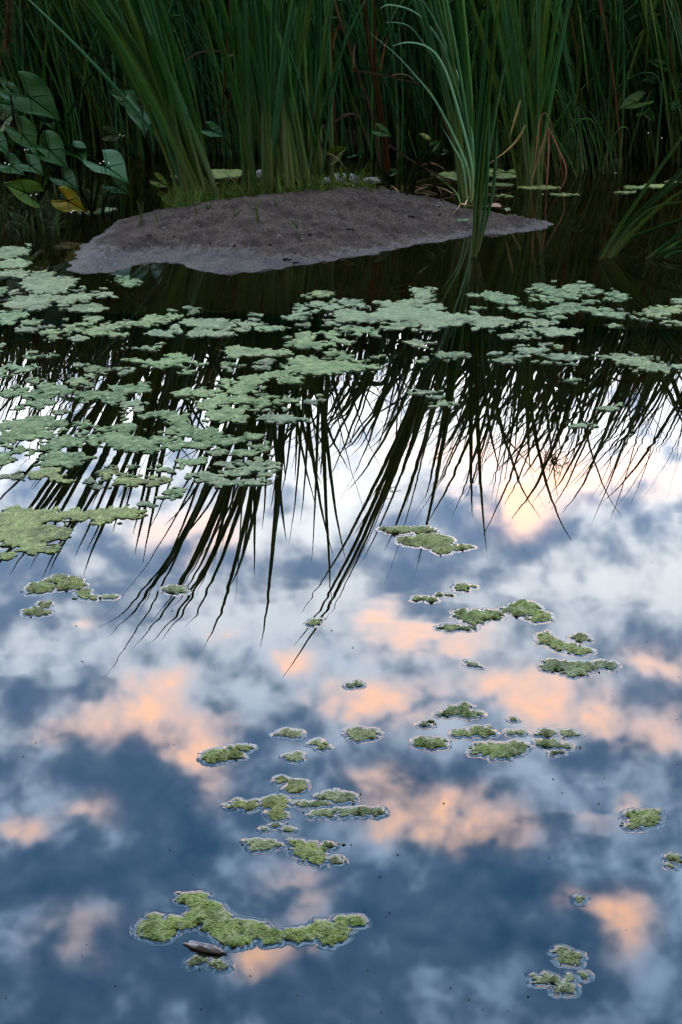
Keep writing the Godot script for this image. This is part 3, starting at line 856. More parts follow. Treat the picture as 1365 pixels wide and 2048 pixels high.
# ------------------------------------------------------------------ stones, grass, debris
func rock_mesh(sx: float, sy: float, sz: float, seed_: float) -> ArrayMesh:
	var v := PackedVector3Array(); var ii := PackedInt32Array()
	var R := 10; var C := 16
	for j in R + 1:
		for i in C:
			var th := PI * j / R
			var ph := TAU * i / C
			var d := Vector3(sin(th) * cos(ph), cos(th), sin(th) * sin(ph))
			var k := 1.0 + 0.45 * noise_a.get_noise_3dv(d * 14.0 + Vector3.ONE * seed_) + 0.12 * noise_b.get_noise_3dv(d * 40.0 + Vector3.ONE * seed_)
			v.append(Vector3(d.x * sx, d.y * sy, d.z * sz) * k)
	for j in R:
		for i in C:
			var a := j * C + i
			var b := j * C + (i + 1) % C
			ii.append_array([a, b, a + C, b, b + C, a + C])
	return make_mesh(v, smooth_normals(v, ii), PackedColorArray(), ii)

func build_stones() -> void:
	var k := 0
	for s in [[616, 358, 40, 22, "pale angular stone at the foot of the brown-based reed clump"], [690, 360, 62, 22, "long pale stone in the grass behind the sandbar's crest"], [742, 364, 34, 9, "flat pale stone at the end of the long one"], [524, 350, 30, 14, "small pale stone between the upright clump's leaves"], [556, 350, 12, 12, "smallest pale stone beside the upright clump"], [655, 365, 36, 10, "dull mossy stone between the two pale ones"]]:
		var p := gp(s[0], s[1] + s[3] * 0.5, 0.03)
		var w: float = s[2] * -p.z / F_PIX * 0.55
		put_thing("stone", rock_mesh(w, s[3] * -p.z / F_PIX * 0.75, w * 0.8, 3.0 * k), M.stone, p + Vector3(0, 0.012, 0), s[4], "stone")
		k += 1
	for s in [[1232, 336, 16, "small pale stone at the water's dark back edge"], [1262, 262, 34, "dim pale stone under the pale arrowhead leaf"]]:
		var p := gp(s[0], s[1], 0.02)
		p.y = maxf(ground_h(p.x, p.z), -0.01)
		var w: float = s[2] * -p.z / F_PIX * 0.5
		put_thing("stone", rock_mesh(w, w * .45, w * .7, 5.0 * k), M.stone, p + Vector3(0, w * .2, 0), s[3], "stone")
		k += 1
	# pale grit and chips lying on the sand
	for s in [[740, 449, 5], [673, 461, 4], [833, 434, 5], [842, 421, 3], [808, 410, 3], [784, 428, 3], [794, 466, 5], [875, 432, 6], [880, 438, 5], [859, 457, 5], [845, 450, 3], [695, 412, 4], [560, 516, 6], [606, 515, 5], [330, 488, 4], [255, 462, 5], [505, 480, 4], [530, 435, 4], [533, 440, 3], [636, 448, 3], [420, 470, 3], [465, 500, 3], [580, 470, 3], [1048, 448, 4], [1030, 455, 3], [690, 480, 3], [760, 480, 3], [910, 450, 4], [860, 475, 3]]:
		var p := gp(s[0], s[1], 0.06)
		p.y = bar_h(p.x, p.z)
		p = gp(s[0], s[1], p.y)
		p.y = bar_h(p.x, p.z)
		var w: float = s[2] * 4.9 / F_PIX * rng.randf_range(.35, .75)
		put_thing("pebble", rock_mesh(w, w * .5, w * .8, s[0]), M.stone, p + Vector3(0, w * .2, 0), "tiny pale chip of stone lying on the dark sand", "pebble", "pale chips on the sandbar")
	var p1 := gp(927, 443, .03)
	p1.y = bar_h(p1.x, p1.z) + .006
	var lm := put_thing("fallen_leaf", arrow_mesh(.028, .024, .2, .1, Color(.06, .14, .05), Color(.05, .10, .04)), M.broad, p1, "small fresh green leaf lying on the tip of the sandbar", "leaf")
	lm.rotation.y = 1.2
	for s in [[967, 412, .03, "cream dry leaf curled at the sandbar's straw-littered end", Color(.28, .22, .13)], [990, 412, .04, "brown crumpled leaf beside the cream one", Color(.20, .14, .10)], [1015, 416, .02, "pale green leaf scrap by the waterline of the sandbar tip", Color(.12, .16, .09)]]:
		var p := gp(s[0], s[1], 0.02)
		p.y = maxf(bar_h(p.x, p.z), 0.0) + .012
		var o := put_thing("fallen_leaf", arrow_mesh(s[2], s[2] * .9, .8, .3, s[4], s[4] * .6), M.dry, p, s[3], "leaf")
		o.rotation = Vector3(.4, s[0] * .7, .3)
	for s in [[470, 492], [350, 470], [620, 450], [700, 470], [540, 470], [300, 500], [760, 430], [660, 500], [820, 450], [420, 500], [880, 445], [500, 450]]:
		var q := gp(s[0], s[1], 0.04)
		q.y = bar_h(q.x, q.z)
		q = gp(s[0], s[1], q.y)
		q.y = bar_h(q.x, q.z) + .002
		var l := rng.randf_range(.006, .02)
		var an := rng.randf() * TAU
		var e := Vector3(cos(an) * l, 0, sin(an) * l)
		put_thing("twig", tube(PackedVector3Array([-e, -e * .2 + Vector3(.002, .002, .001), e * .5 + Vector3(0, .001, .002), e]), .0024, .0012, Color(.025, .018, .012)), M.dry, q, "tiny dark bit of twig lying on the bare sand", "twig", "dark bits of twig on the sandbar")
	for s in [[575, 514, 18, "dark twig lying by the sandbar's waterline"], [592, 517, 10, "short dark twig beside the longer one on the sand"]]:
		var p := gp(s[0], s[1], 0.02)
		p.y = bar_h(p.x, p.z) + .004
		var w: float = s[2] * 4.6 / F_PIX * .5
		put_thing("twig", tube(PackedVector3Array([Vector3(-w, 0, .003), Vector3(-w * .3, .003, 0), Vector3(w * .4, .001, .002), Vector3(w, .002, -.003)]), .0035, .002, Color(.03, .022, .016)), M.dry, p, s[3], "twig")

func grass_blade(foot: Vector3, h: float, lean: Vector3, w: float, col: Color) -> ArrayMesh:
	return blade(bez(foot, foot + Vector3(0, h * .45, 0), foot + lean * .5 + Vector3(0, h * .9, 0), foot + lean + Vector3(0, h * .85, 0), 5), w, rng.randf() * 3.0, .3, col, col, col * 1.1)

func build_grass() -> void:
	var blades := []
	for k in 1500:
		var px := 330.0 + 420.0 * pow(rng.randf(), 1.1)
		var py := rng.randf_range(372, 399) + (12.0 if px < 420 else 0.0)
		var p := gp(px, py, .05)
		p.y = maxf(bar_h(p.x, p.z), ground_h(p.x, p.z)) - .004
		if noise_b.get_noise_2d(px * .03, py * .08) < rng.randf_range(-.5, .12): continue
		var h := rng.randf_range(.02, .12) * (0.8 + 0.6 * noise_a.get_noise_2d(px * .4, 3.0))
		blades.append(grass_blade(p, h, Vector3(rng.randf_range(-.04, .04), 0, rng.randf_range(-.02, .04)), .0028, Color(.050, .085, .014) * rng.randf_range(.5, 1.5)))
	var g := put("grass", join(blades), M.leaf)
	tag(g, "fine short grass fringe along the back of the sandbar", "grass", "", "stuff")
	for s in [[283, 455, 60, "sprig of thin grass standing alone on the sandbar's low end"], [395, 428, 26, "grass sprig at the edge of the fringe below the leaning clump"], [418, 426, 24, "darker grass sprig next to the one below the leaning clump"], [515, 442, 44, "single bowed grass sprig on the middle of the sand"], [320, 452, 40, "wispy grass sprig by the lone tall sprig"], [352, 424, 34, "grass sprig at the fringe's far end"], [550, 412, 26, "grass sprig at the top of the bare sand"], [593, 455, 14, "tiny green seedling on the bare sand"], [470, 432, 20, "short grass sprig between fringe and bare sand"]]:
		var p := gp(s[0], s[1], .05)
		p.y = bar_h(p.x, p.z)
		p = gp(s[0], s[1], p.y)
		var t := thing("grass_sprig", s[3], "grass", p)
		for k in 5:
			var h: float = s[2] * 5.2 / F_PIX * rng.randf_range(.6, 1.1)
			put("blade", grass_blade(Vector3(rng.randf_range(-.006, .006), -.003, 0), h, Vector3(rng.randf_range(-.03, .03), 0, rng.randf_range(-.02, .02)), .003, Color(.03, .05, .014)), M.leaf, t)
	# dead leaf litter trampled round the clumps' feet
	var dead := []
	for k in 130:
		var q := gp(rng.randf_range(350, 1010), rng.randf_range(352, 396), .03)
		q.y = maxf(bar_h(q.x, q.z), maxf(ground_h(q.x, q.z), 0.0)) + .006
		var an := rng.randf() * TAU
		var l := rng.randf_range(.04, .16)
		var e := Vector3(cos(an) * l, rng.randf_range(0, .03), sin(an) * l * .6)
		var col := Color(.03, .022, .010).lerp(Color(.14, .10, .05), pow(rng.randf(), 2.5))
		dead.append(blade(bez(q, q + e * .3 + Vector3(0, .004, 0), q + e * .7 + Vector3(0, .006, .004), q + e, 5), rng.randf_range(.004, .010), rng.randf() * 3.0, .5, col, col, col))
	tag(put("leaf_litter", join(dead), M.dry), "brown dead reed leaves littering the ground round the clumps' feet", "litter", "", "stuff")
	# weedy threads in the dark corner
	var weed := []
	for k in 420:
		var px := rng.randf_range(0, 210)
		var py := rng.randf_range(395, 475) if px < 120 else rng.randf_range(390, 425)
		var p := gp(px, py, 0.0)
		weed.append(grass_blade(p, rng.randf_range(.02, .09), Vector3(rng.randf_range(-.05, .05), 0, rng.randf_range(-.05, .05)), .004, Color(.022, .036, .012) * rng.randf_range(.6, 1.5)))
	var o := put("weeds", join(weed), M.leaf)
	tag(o, "low tangled dark water weeds in front of the broad leaves", "weeds", "", "stuff")

# ------------------------------------------------------------------ floating algae
var algae_count := 0
var algae_names := []

func grow_algae(list: Array, x0: float, x1: float, z_near: float, z_far: float, cell: float, thick: float, warp: float, rim: bool, pal: Array, names: Array, spare: Array) -> void:
	var nx := int((x1 - x0) / cell) + 1
	var nz := int((z_near - z_far) / cell) + 1
	var fld := PackedFloat32Array()
	fld.resize(nx * nz)
	fld.fill(-1.0)
	for e in list:
		var c := gp(e[0], e[1])
		var a := absf(gp(e[0] + e[2], e[1]).x - c.x)
		var b := absf(gp(e[0], e[1] - e[3]).z - gp(e[0], e[1] + e[3]).z) * 0.5
		var s := minf(a, b)
		var i0 := maxi(0, int((c.x - a * 1.5 - x0) / cell))
		var i1 := mini(nx - 1, int((c.x + a * 1.5 - x0) / cell) + 1)
		var j0 := maxi(0, int((z_near - c.z - b * 1.5) / cell))
		var j1 := mini(nz - 1, int((z_near - c.z + b * 1.5) / cell) + 1)
		for j in range(j0, j1 + 1):
			var z := z_near - j * cell
			for i in range(i0, i1 + 1):
				var x := x0 + i * cell
				var wx := (x - c.x) / a + 0.32 * noise_c.get_noise_2d(x * warp, z * warp)
				var wz := (z - c.z) / b + 0.32 * noise_c.get_noise_2d(x * warp + 91.0, z * warp)
				var v := (0.95 - sqrt(wx * wx + wz * wz)) * s
				if v > fld[j * nx + i]: fld[j * nx + i] = v
	for k in fld.size():
		if fld[k] > -0.02:
			var x := x0 + (k % nx) * cell
			var z := z_near - (k / nx) * cell
			fld[k] += (0.008 if rim else 0.020) * noise_c.get_noise_2d(x * warp * 3.0, z * warp * 3.0) + (0.004 if rim else 0.016) * noise_b.get_noise_2d(x * (160.0 if rim else 75.0), z * (160.0 if rim else 75.0))
	# pieces that hang together
	var comp := PackedInt32Array()
	comp.resize(fld.size())
	comp.fill(-1)
	var sizes := []
	var firsts := []
	for k in fld.size():
		if fld[k] <= 0.0 or comp[k] >= 0: continue
		var id := sizes.size()
		var stack := PackedInt32Array([k])
		comp[k] = id
		var n := 0
		while stack.size():
			var q := stack[stack.size() - 1]
			stack.resize(stack.size() - 1)
			n += 1
			var qi := q % nx
			var qj := q / nx
			for dj in range(-1, 2):
				for di in range(-1, 2):
					var ii := qi + di
					var jj := qj + dj
					if ii < 1 or jj < 1 or ii >= nx - 1 or jj >= nz - 1: continue
					var r := jj * nx + ii
					if comp[r] < 0 and fld[r] > 0.0:
						comp[r] = id
						stack.append(r)
		sizes.append(n)
		firsts.append(k)
	var order := range(sizes.size())
	order.sort_custom(func(p, q): return sizes[p] > sizes[q])
	var cells := []
	for k in sizes.size(): cells.append(PackedInt32Array())
	for j in nz - 1:
		for i in nx - 1:
			var o := j * nx + i
			var id := maxi(maxi(comp[o], comp[o + 1]), maxi(comp[o + nx], comp[o + nx + 1]))
			if id >= 0: cells[id].append(o)
	var label_of := {}
	for n in names:
		var p := gp(n[0], n[1])
		var best := -1
		var near := 0.06
		var ci := int((p.x - x0) / cell)
		var cj := int((z_near - p.z) / cell)
		var reach := int(0.06 / cell)
		for dj in range(-reach, reach + 1):
			for di in range(-reach, reach + 1):
				var ii := ci + di
				var jj := cj + dj
				if ii < 0 or jj < 0 or ii >= nx or jj >= nz: continue
				var id := comp[jj * nx + ii]
				if id >= 0 and not label_of.has(id) and sizes[id] > 6:
					var dd := Vector2(di, dj).length() * cell
					if dd < near:
						near = dd
						best = id
		if best >= 0: label_of[best] = n[2]
	var scraps := []
	var made := 0
	for id in order:
		var small: bool = sizes[id] < 5
		if sizes[id] < 2 and not rim: continue
		var tone := rng.randf()
		var own := pal.duplicate()        # some mats are olive, some greyed and half dead
		var olive := rng.randf() * 0.55
		var grey := rng.randf() * (0.5 if sizes[id] < 700 else 0.15)
		var says: String = label_of.get(id, "")
		if says.contains("green"):
			grey *= 0.15
			olive *= 0.6
		if says.contains("olive") or says.contains("yellow-green") or says.contains("moss"):
			grey = 0.0
			olive = 0.8
		if says.contains("grey") or says.contains("pale "): grey = maxf(grey, 0.35)
		if says.contains("bright") or says.contains("pale"): tone = maxf(tone, 0.7)
		if says.contains("dark"): tone = minf(tone, 0.25)
		if says.contains("duckweed") or thick == 0.006:
			grey = 0.0
			olive = 0.3
		for q in 3:
			own[q] = own[q].lerp(Color(own[q].g * .92, own[q].g, own[q].g * .28), olive)
			own[q] = own[q].lerp(Color(own[q].g * .92, own[q].g * .94, own[q].g * .72), grey)
		var res := algae_mesh(fld, cells[id], nx, x0, z_near, cell, thick, own, tone, rim)
		if small or made >= 230:
			scraps.append(res[0])
			continue
		made += 1
		var o := put("algae_mat" if sizes[id] * cell * cell > 0.004 else "algae_scrap", res[0], M.alga)
		if label_of.has(id): tag(o, label_of[id], "algae")
		else:
			var far_: float = z_near - (firsts[id] / nx) * cell
			var s: Array = spare[0] if sizes[id] * cell * cell > 0.004 else spare[1]
			tag(o, s[0], "algae", s[1])
		if res[1] != null: put("wet_rim", res[1], M.rim, o)
	if scraps.size():
		var o := put("algae_crumbs", join(scraps), M.alga)
		tag(o, spare[2][0], "algae", "", "stuff")

func algae_mesh(fld: PackedFloat32Array, cells: PackedInt32Array, nx: int, x0: float, z_near: float, cell: float, thick: float, pal: Array, tone: float, rim: bool) -> Array:
	var v := PackedVector3Array(); var cc := PackedColorArray(); var ii := PackedInt32Array()
	var made := {}
	var edges := []
	for o in cells:
		var ci := o % nx
		var cj := o / nx
		var corner := [o, o + 1, o + nx + 1, o + nx]
		var poly := PackedInt32Array()
		var cut := PackedInt32Array()
		for k in 4:
			var a: int = corner[k]
			var b: int = corner[(k + 1) % 4]
			var fa := fld[a]
			var fb := fld[b]
			if fa > 0.0:
				if not made.has(a):
					made[a] = v.size()
					var x := x0 + (a % nx) * cell
					var z := z_near - (a / nx) * cell
					v.append(Vector3(x, alga_h(x, z, fa, thick), z))
					cc.append(alga_c(x, z, pal, tone))
				poly.append(made[a])
			if (fa > 0.0) != (fb > 0.0):
				var key := -1 - (mini(a, b) * 2 + (0 if absi(a - b) == 1 else 1))
				if not made.has(key):
					made[key] = v.size()
					var t := fa / (fa - fb)
					var pa := Vector2(x0 + (a % nx) * cell, z_near - (a / nx) * cell)
					var pb := Vector2(x0 + (b % nx) * cell, z_near - (b / nx) * cell)
					var p := pa.lerp(pb, clampf(t, 0.05, 0.95))
					v.append(Vector3(p.x, 0.0012, p.y))
					cc.append(alga_c(p.x, p.y, pal, tone))
				poly.append(made[key])
				cut.append(made[key])
		for k in range(1, poly.size() - 1):
			ii.append_array([poly[0], poly[k + 1], poly[k]])
		if cut.size() >= 2:
			var pin := Vector2(x0 + (ci + .5) * cell, z_near - (cj + .5) * cell)
			var gx := fld[o + 1] + fld[o + nx + 1] - fld[o] - fld[o + nx]
			var gz := -(fld[o + nx] + fld[o + nx + 1] - fld[o] - fld[o + 1])
			edges.append([cut[0], cut[1], -Vector2(gx, gz).normalized()])
	var n := smooth_normals(v, ii)
	# skirt down into the water
	var out_dir := {}
	for e in edges:
		for q in 2:
			out_dir[e[q]] = out_dir.get(e[q], Vector2.ZERO) + e[2]
	var low := {}
	for q in out_dir:
		low[q] = v.size()
		var od: Vector2 = out_dir[q].normalized()
		out_dir[q] = od
		v.append(v[q] + Vector3(od.x * 0.001, -0.005, od.y * 0.001))
		n.append(Vector3(od.x, 0.2, od.y).normalized())
		n[q] = (n[q] + Vector3(od.x, 0, od.y) * 0.6).normalized()
		cc.append(cc[q])
	for e in edges:
		ii.append_array([e[0], e[1], low[e[0]], e[1], low[e[1]], low[e[0]]])
	var ring = null
	if rim:
		var rv := PackedVector3Array(); var rn := PackedVector3Array(); var ri := PackedInt32Array()
		var at := {}
		var prof := [[0.0, 0.0007, 0.13], [0.0018, 0.00048, 0.10], [0.0042, 0.00024, 0.05], [0.0075, 0.0001, 0.01]]
		for q in out_dir:
			at[q] = rv.size()
			var od: Vector2 = out_dir[q]
			for p in prof:
				rv.append(Vector3(v[q].x + od.x * p[0], p[1], v[q].z + od.y * p[0]))
				rn.append(Vector3(od.x * p[2], 1.0, od.y * p[2]).normalized())
		for e in edges:
			for k in 3:
				var a: int = at[e[0]] + k
				var b: int = at[e[1]] + k
				var up := (rv[b] - rv[a]).cross(rv[a + 1] - rv[a]).y
				ri.append_array([a, a + 1, b, b, a + 1, b + 1] if up > 0.0 else [a, b, a + 1, b, b + 1, a + 1])
		ring = make_mesh(rv, rn, PackedColorArray(), ri)
	return [make_mesh(v, n, cc, ii), ring]

func alga_h(x: float, z: float, f: float, thick: float) -> float:
	var e := 1.0 - exp(-f / (thick * 0.9))
	var lump := noise_c.get_noise_2d(x * 34.0 + 7.0, z * 34.0) * 0.75 + noise_b.get_noise_2d(x * 90.0, z * 90.0) * 0.4
	return 0.0012 + thick * e * (0.60 + 0.85 * lump)

func alga_c(x: float, z: float, pal: Array, tone: float) -> Color:
	var a := clampf(0.5 + 1.1 * noise_a.get_noise_2d(x * 16.0, z * 16.0) + 0.9 * noise_a.get_noise_2d(x * 5.0 + 9.0, z * 5.0) + 1.0 * (tone - 0.5), 0.0, 1.0)
	var b := clampf(1.3 * noise_c.get_noise_2d(x * 45.0, z * 45.0 + 60.0) + 0.5 * noise_b.get_noise_2d(x * 150.0, z * 150.0), 0.0, 1.0)
	var c: Color = pal[0].lerp(pal[1], a)
	return c.lerp(pal[2], b)

func build_algae() -> void:
	var far_ := [[15, 505, 40, 12], [25, 528, 35, 10], [5, 548, 14, 6], [38, 548, 25, 9], [75, 560, 32, 18], [100, 570, 40, 18], [130, 568, 22, 12], [118, 582, 20, 5], [5, 580, 12, 6], [28, 585, 10, 4],
		[50, 605, 38, 14], [75, 612, 25, 10], [95, 596, 20, 8], [120, 598, 18, 7], [160, 595, 28, 10], [140, 600, 18, 8], [210, 590, 18, 6], [173, 617, 36, 9], [130, 611, 12, 3], [25, 632, 28, 10], [15, 642, 20, 8], [60, 645, 20, 7], [5, 630, 12, 6],
		[190, 637, 18, 6], [178, 648, 16, 4], [140, 657, 13, 8], [160, 660, 8, 4], [55, 659, 22, 6], [100, 664, 22, 6], [88, 654, 5, 3], [108, 675, 16, 5], [158, 677, 16, 5], [3, 693, 6, 4], [195, 662, 26, 9], [225, 655, 20, 6], [250, 648, 22, 7], [285, 648, 28, 7], [245, 669, 14, 3], [220, 667, 12, 3],
		[305, 639, 20, 8], [325, 643, 12, 4], [345, 633, 20, 6], [348, 653, 12, 6], [262, 566, 18, 7], [248, 560, 14, 3], [235, 562, 5, 2], [387, 618, 12, 3], [384, 627, 5, 2], [400, 645, 34, 8], [440, 648, 30, 9], [420, 652, 30, 8], [320, 668, 26, 7], [350, 663, 16, 4], [400, 666, 28, 8], [440, 668, 28, 6],
		[290, 698, 20, 4], [322, 690, 5, 2], [272, 721, 17, 4], [310, 726, 18, 5], [340, 725, 28, 10], [365, 720, 18, 6], [350, 712, 14, 5], [330, 735, 12, 3], [400, 728, 10, 3], [380, 744, 14, 4], [240, 738, 10, 4], [252, 743, 14, 6], [95, 712, 16, 3], [65, 710, 5, 3],
		[30, 735, 14, 5], [58, 737, 16, 6], [4, 742, 10, 12], [165, 731, 14, 3], [185, 739, 16, 6], [205, 743, 8, 3], [155, 763, 22, 9], [172, 768, 12, 5], [70, 764, 14, 5], [85, 771, 16, 4], [105, 782, 30, 12], [130, 786, 14, 6], [45, 779, 14, 5], [20, 788, 26, 7], [60, 790, 20, 6], [80, 795, 20, 6],
		[250, 780, 34, 10], [285, 777, 16, 9], [210, 790, 30, 8], [185, 795, 22, 6], [170, 788, 16, 4], [230, 800, 26, 8], [265, 808, 24, 7], [275, 818, 12, 6], [400, 785, 30, 8], [370, 788, 22, 7], [440, 795, 20, 12], [420, 810, 24, 14], [450, 830, 34, 12],
		[645, 588, 22, 6], [635, 608, 20, 5], [668, 602, 8, 3], [705, 608, 22, 7], [690, 603, 8, 4], [605, 618, 18, 4], [603, 628, 12, 3], [590, 636, 26, 5], [602, 649, 10, 2], [510, 629, 10, 2], [665, 615, 20, 7], [700, 630, 36, 12], [690, 638, 24, 8], [740, 636, 40, 10], [790, 630, 50, 14], [850, 632, 60, 16], [900, 640, 50, 12],
		[830, 604, 30, 6], [770, 606, 20, 4], [800, 612, 40, 8], [860, 614, 30, 6], [810, 650, 30, 6], [790, 657, 26, 4], [870, 645, 40, 10], [848, 590, 22, 10], [832, 580, 14, 4], [859, 577, 5, 2], [665, 648, 12, 4], [720, 660, 30, 6], [690, 656, 18, 4], [713, 669, 12, 3], [660, 668, 22, 6], [668, 676, 10, 2], [745, 663, 10, 3], [753, 672, 8, 3], [860, 658, 16, 5],
		[605, 672, 16, 8], [620, 690, 42, 8], [640, 690, 28, 5], [590, 688, 14, 4], [686, 685, 22, 5], [608, 678, 20, 6], [462, 652, 14, 8], [495, 650, 18, 6], [482, 660, 16, 4], [545, 657, 36, 5], [510, 640, 12, 3], [470, 700, 20, 8], [500, 705, 40, 8], [545, 706, 40, 6], [470, 710, 20, 6], [675, 708, 20, 6], [690, 717, 22, 5], [705, 711, 8, 3],
		[610, 725, 40, 12], [650, 735, 60, 14], [590, 735, 22, 10], [620, 742, 40, 8], [700, 735, 36, 8], [740, 735, 22, 5], [560, 750, 24, 8], [535, 725, 20, 6], [525, 735, 18, 5], [458, 730, 14, 6], [468, 731, 12, 4], [455, 765, 24, 4],
		[505, 760, 26, 10], [490, 775, 30, 12], [530, 755, 20, 8], [580, 760, 26, 8], [475, 782, 24, 9], [470, 800, 30, 10], [500, 800, 26, 8], [525, 808, 16, 8], [550, 803, 14, 4], [580, 802, 20, 5], [630, 802, 22, 5], [545, 795, 24, 3], [508, 820, 14, 4], [465, 825, 24, 10], [475, 838, 20, 8], [560, 838, 40, 9],
		[832, 687, 18, 7], [850, 718, 10, 3], [755, 715, 10, 2], [890, 710, 20, 6], [850, 785, 24, 4], [875, 795, 16, 4], [890, 808, 24, 4],
		[950, 590, 14, 4], [985, 592, 24, 8], [1005, 598, 30, 8], [1020, 605, 16, 6], [1038, 618, 18, 7], [1060, 623, 16, 4], [955, 617, 12, 2], [1085, 575, 22, 7], [1110, 585, 30, 8], [1140, 580, 26, 7], [1160, 573, 30, 4], [1190, 583, 20, 5], [1140, 592, 24, 6], [1180, 604, 18, 3], [1090, 595, 14, 4], [1110, 600, 20, 5],
		[1240, 593, 16, 6], [1230, 590, 20, 5], [1226, 598, 12, 3], [1125, 620, 34, 9], [1140, 612, 24, 6], [1100, 627, 16, 5], [1115, 635, 12, 4], [1180, 620, 24, 5], [1210, 620, 16, 4], [1225, 630, 30, 6], [1200, 628, 14, 4], [1245, 636, 14, 4], [1232, 652, 18, 4], [1110, 641, 6, 2], [1320, 622, 30, 9], [1305, 628, 20, 8], [1345, 620, 20, 7], [1360, 603, 14, 5], [1350, 645, 12, 3], [1290, 640, 10, 2],
		[915, 637, 30, 9], [945, 635, 20, 6], [985, 642, 34, 10], [1010, 645, 22, 6], [1045, 641, 10, 2], [1085, 645, 24, 6], [1070, 650, 20, 3], [970, 650, 26, 6], [950, 658, 6, 2], [1050, 665, 18, 8], [1020, 672, 20, 6], [1075, 658, 12, 4], [1065, 675, 10, 2], [1120, 666, 36, 8], [1150, 662, 16, 4], [1105, 660, 16, 5],
		[1020, 715, 26, 4], [1010, 720, 30, 7], [990, 708, 16, 3], [1060, 702, 26, 6], [1085, 700, 14, 5], [1045, 692, 10, 2], [1095, 688, 8, 2], [1115, 692, 8, 2], [1120, 715, 26, 7], [1150, 713, 16, 5], [1090, 714, 12, 3], [1095, 726, 20, 2], [925, 711, 20, 4], [905, 708, 12, 3], [1215, 715, 20, 4], [1240, 715, 26, 6], [1270, 725, 36, 9], [1310, 735, 34, 9], [1330, 740, 16, 5], [1350, 735, 16, 4], [1280, 718, 16, 4], [1145, 760, 16, 3], [1215, 817, 22, 4], [1160, 853, 24, 3],
		[75, 810, 20, 10], [95, 805, 14, 6], [35, 815, 12, 4], [120, 825, 14, 4], [30, 850, 34, 12], [80, 845, 40, 16], [115, 848, 18, 8], [40, 870, 40, 12], [90, 870, 20, 10], [60, 858, 50, 14], [170, 848, 18, 5], [10, 880, 24, 10], [130, 885, 34, 12], [160, 880, 14, 8], [100, 895, 30, 8], [190, 880, 18, 10], [205, 860, 18, 6], [175, 866, 10, 4],
		[250, 855, 30, 12], [240, 875, 36, 12], [275, 890, 40, 14], [250, 890, 30, 12], [300, 900, 18, 6], [325, 830, 40, 8], [355, 840, 26, 12], [365, 860, 28, 14], [345, 865, 18, 6], [320, 880, 20, 8], [410, 870, 34, 14], [440, 885, 26, 10], [360, 890, 40, 8], [400, 890, 30, 8], [435, 905, 20, 7],
		[10, 920, 16, 10], [40, 900, 20, 6], [110, 920, 36, 14], [140, 925, 36, 10], [100, 945, 30, 10], [150, 910, 20, 6], [75, 950, 22, 8], [30, 955, 30, 6], [125, 962, 20, 5], [260, 937, 20, 5], [210, 948, 22, 9], [265, 963, 36, 10], [310, 965, 22, 6], [240, 955, 16, 6], [335, 940, 18, 5], [320, 960, 20, 8], [350, 985, 26, 8], [330, 995, 16, 4], [190, 965, 20, 5], [200, 975, 14, 4],
		[375, 925, 26, 6], [410, 955, 34, 8], [440, 965, 26, 8], [470, 945, 30, 8], [505, 938, 34, 6], [530, 950, 20, 5], [500, 965, 30, 8], [450, 930, 24, 5], [470, 880, 26, 9], [500, 875, 20, 7], [490, 905, 30, 7], [520, 895, 20, 6], [515, 928, 40, 8], [545, 940, 14, 5],
		[40, 1040, 60, 24], [90, 1030, 40, 16], [140, 1030, 40, 12], [60, 1070, 60, 22], [110, 1070, 36, 20], [70, 1095, 40, 12], [20, 1060, 40, 30], [190, 1030, 40, 12], [230, 1030, 40, 14], [260, 1025, 30, 8], [215, 1040, 30, 8], [20, 1110, 24, 6], [285, 1010, 20, 4]]
	# loose bits that have drifted off the mats
	for k in 330:
		var e: Array = far_[rng.randi() % 330]
		var an := rng.randf() * TAU
		far_.append([e[0] + cos(an) * e[2] * rng.randf_range(1.1, 2.2), e[1] + sin(an) * e[3] * rng.randf_range(1.1, 2.4), rng.randf_range(2.5, 8.0), rng.randf_range(1.2, 2.6)])
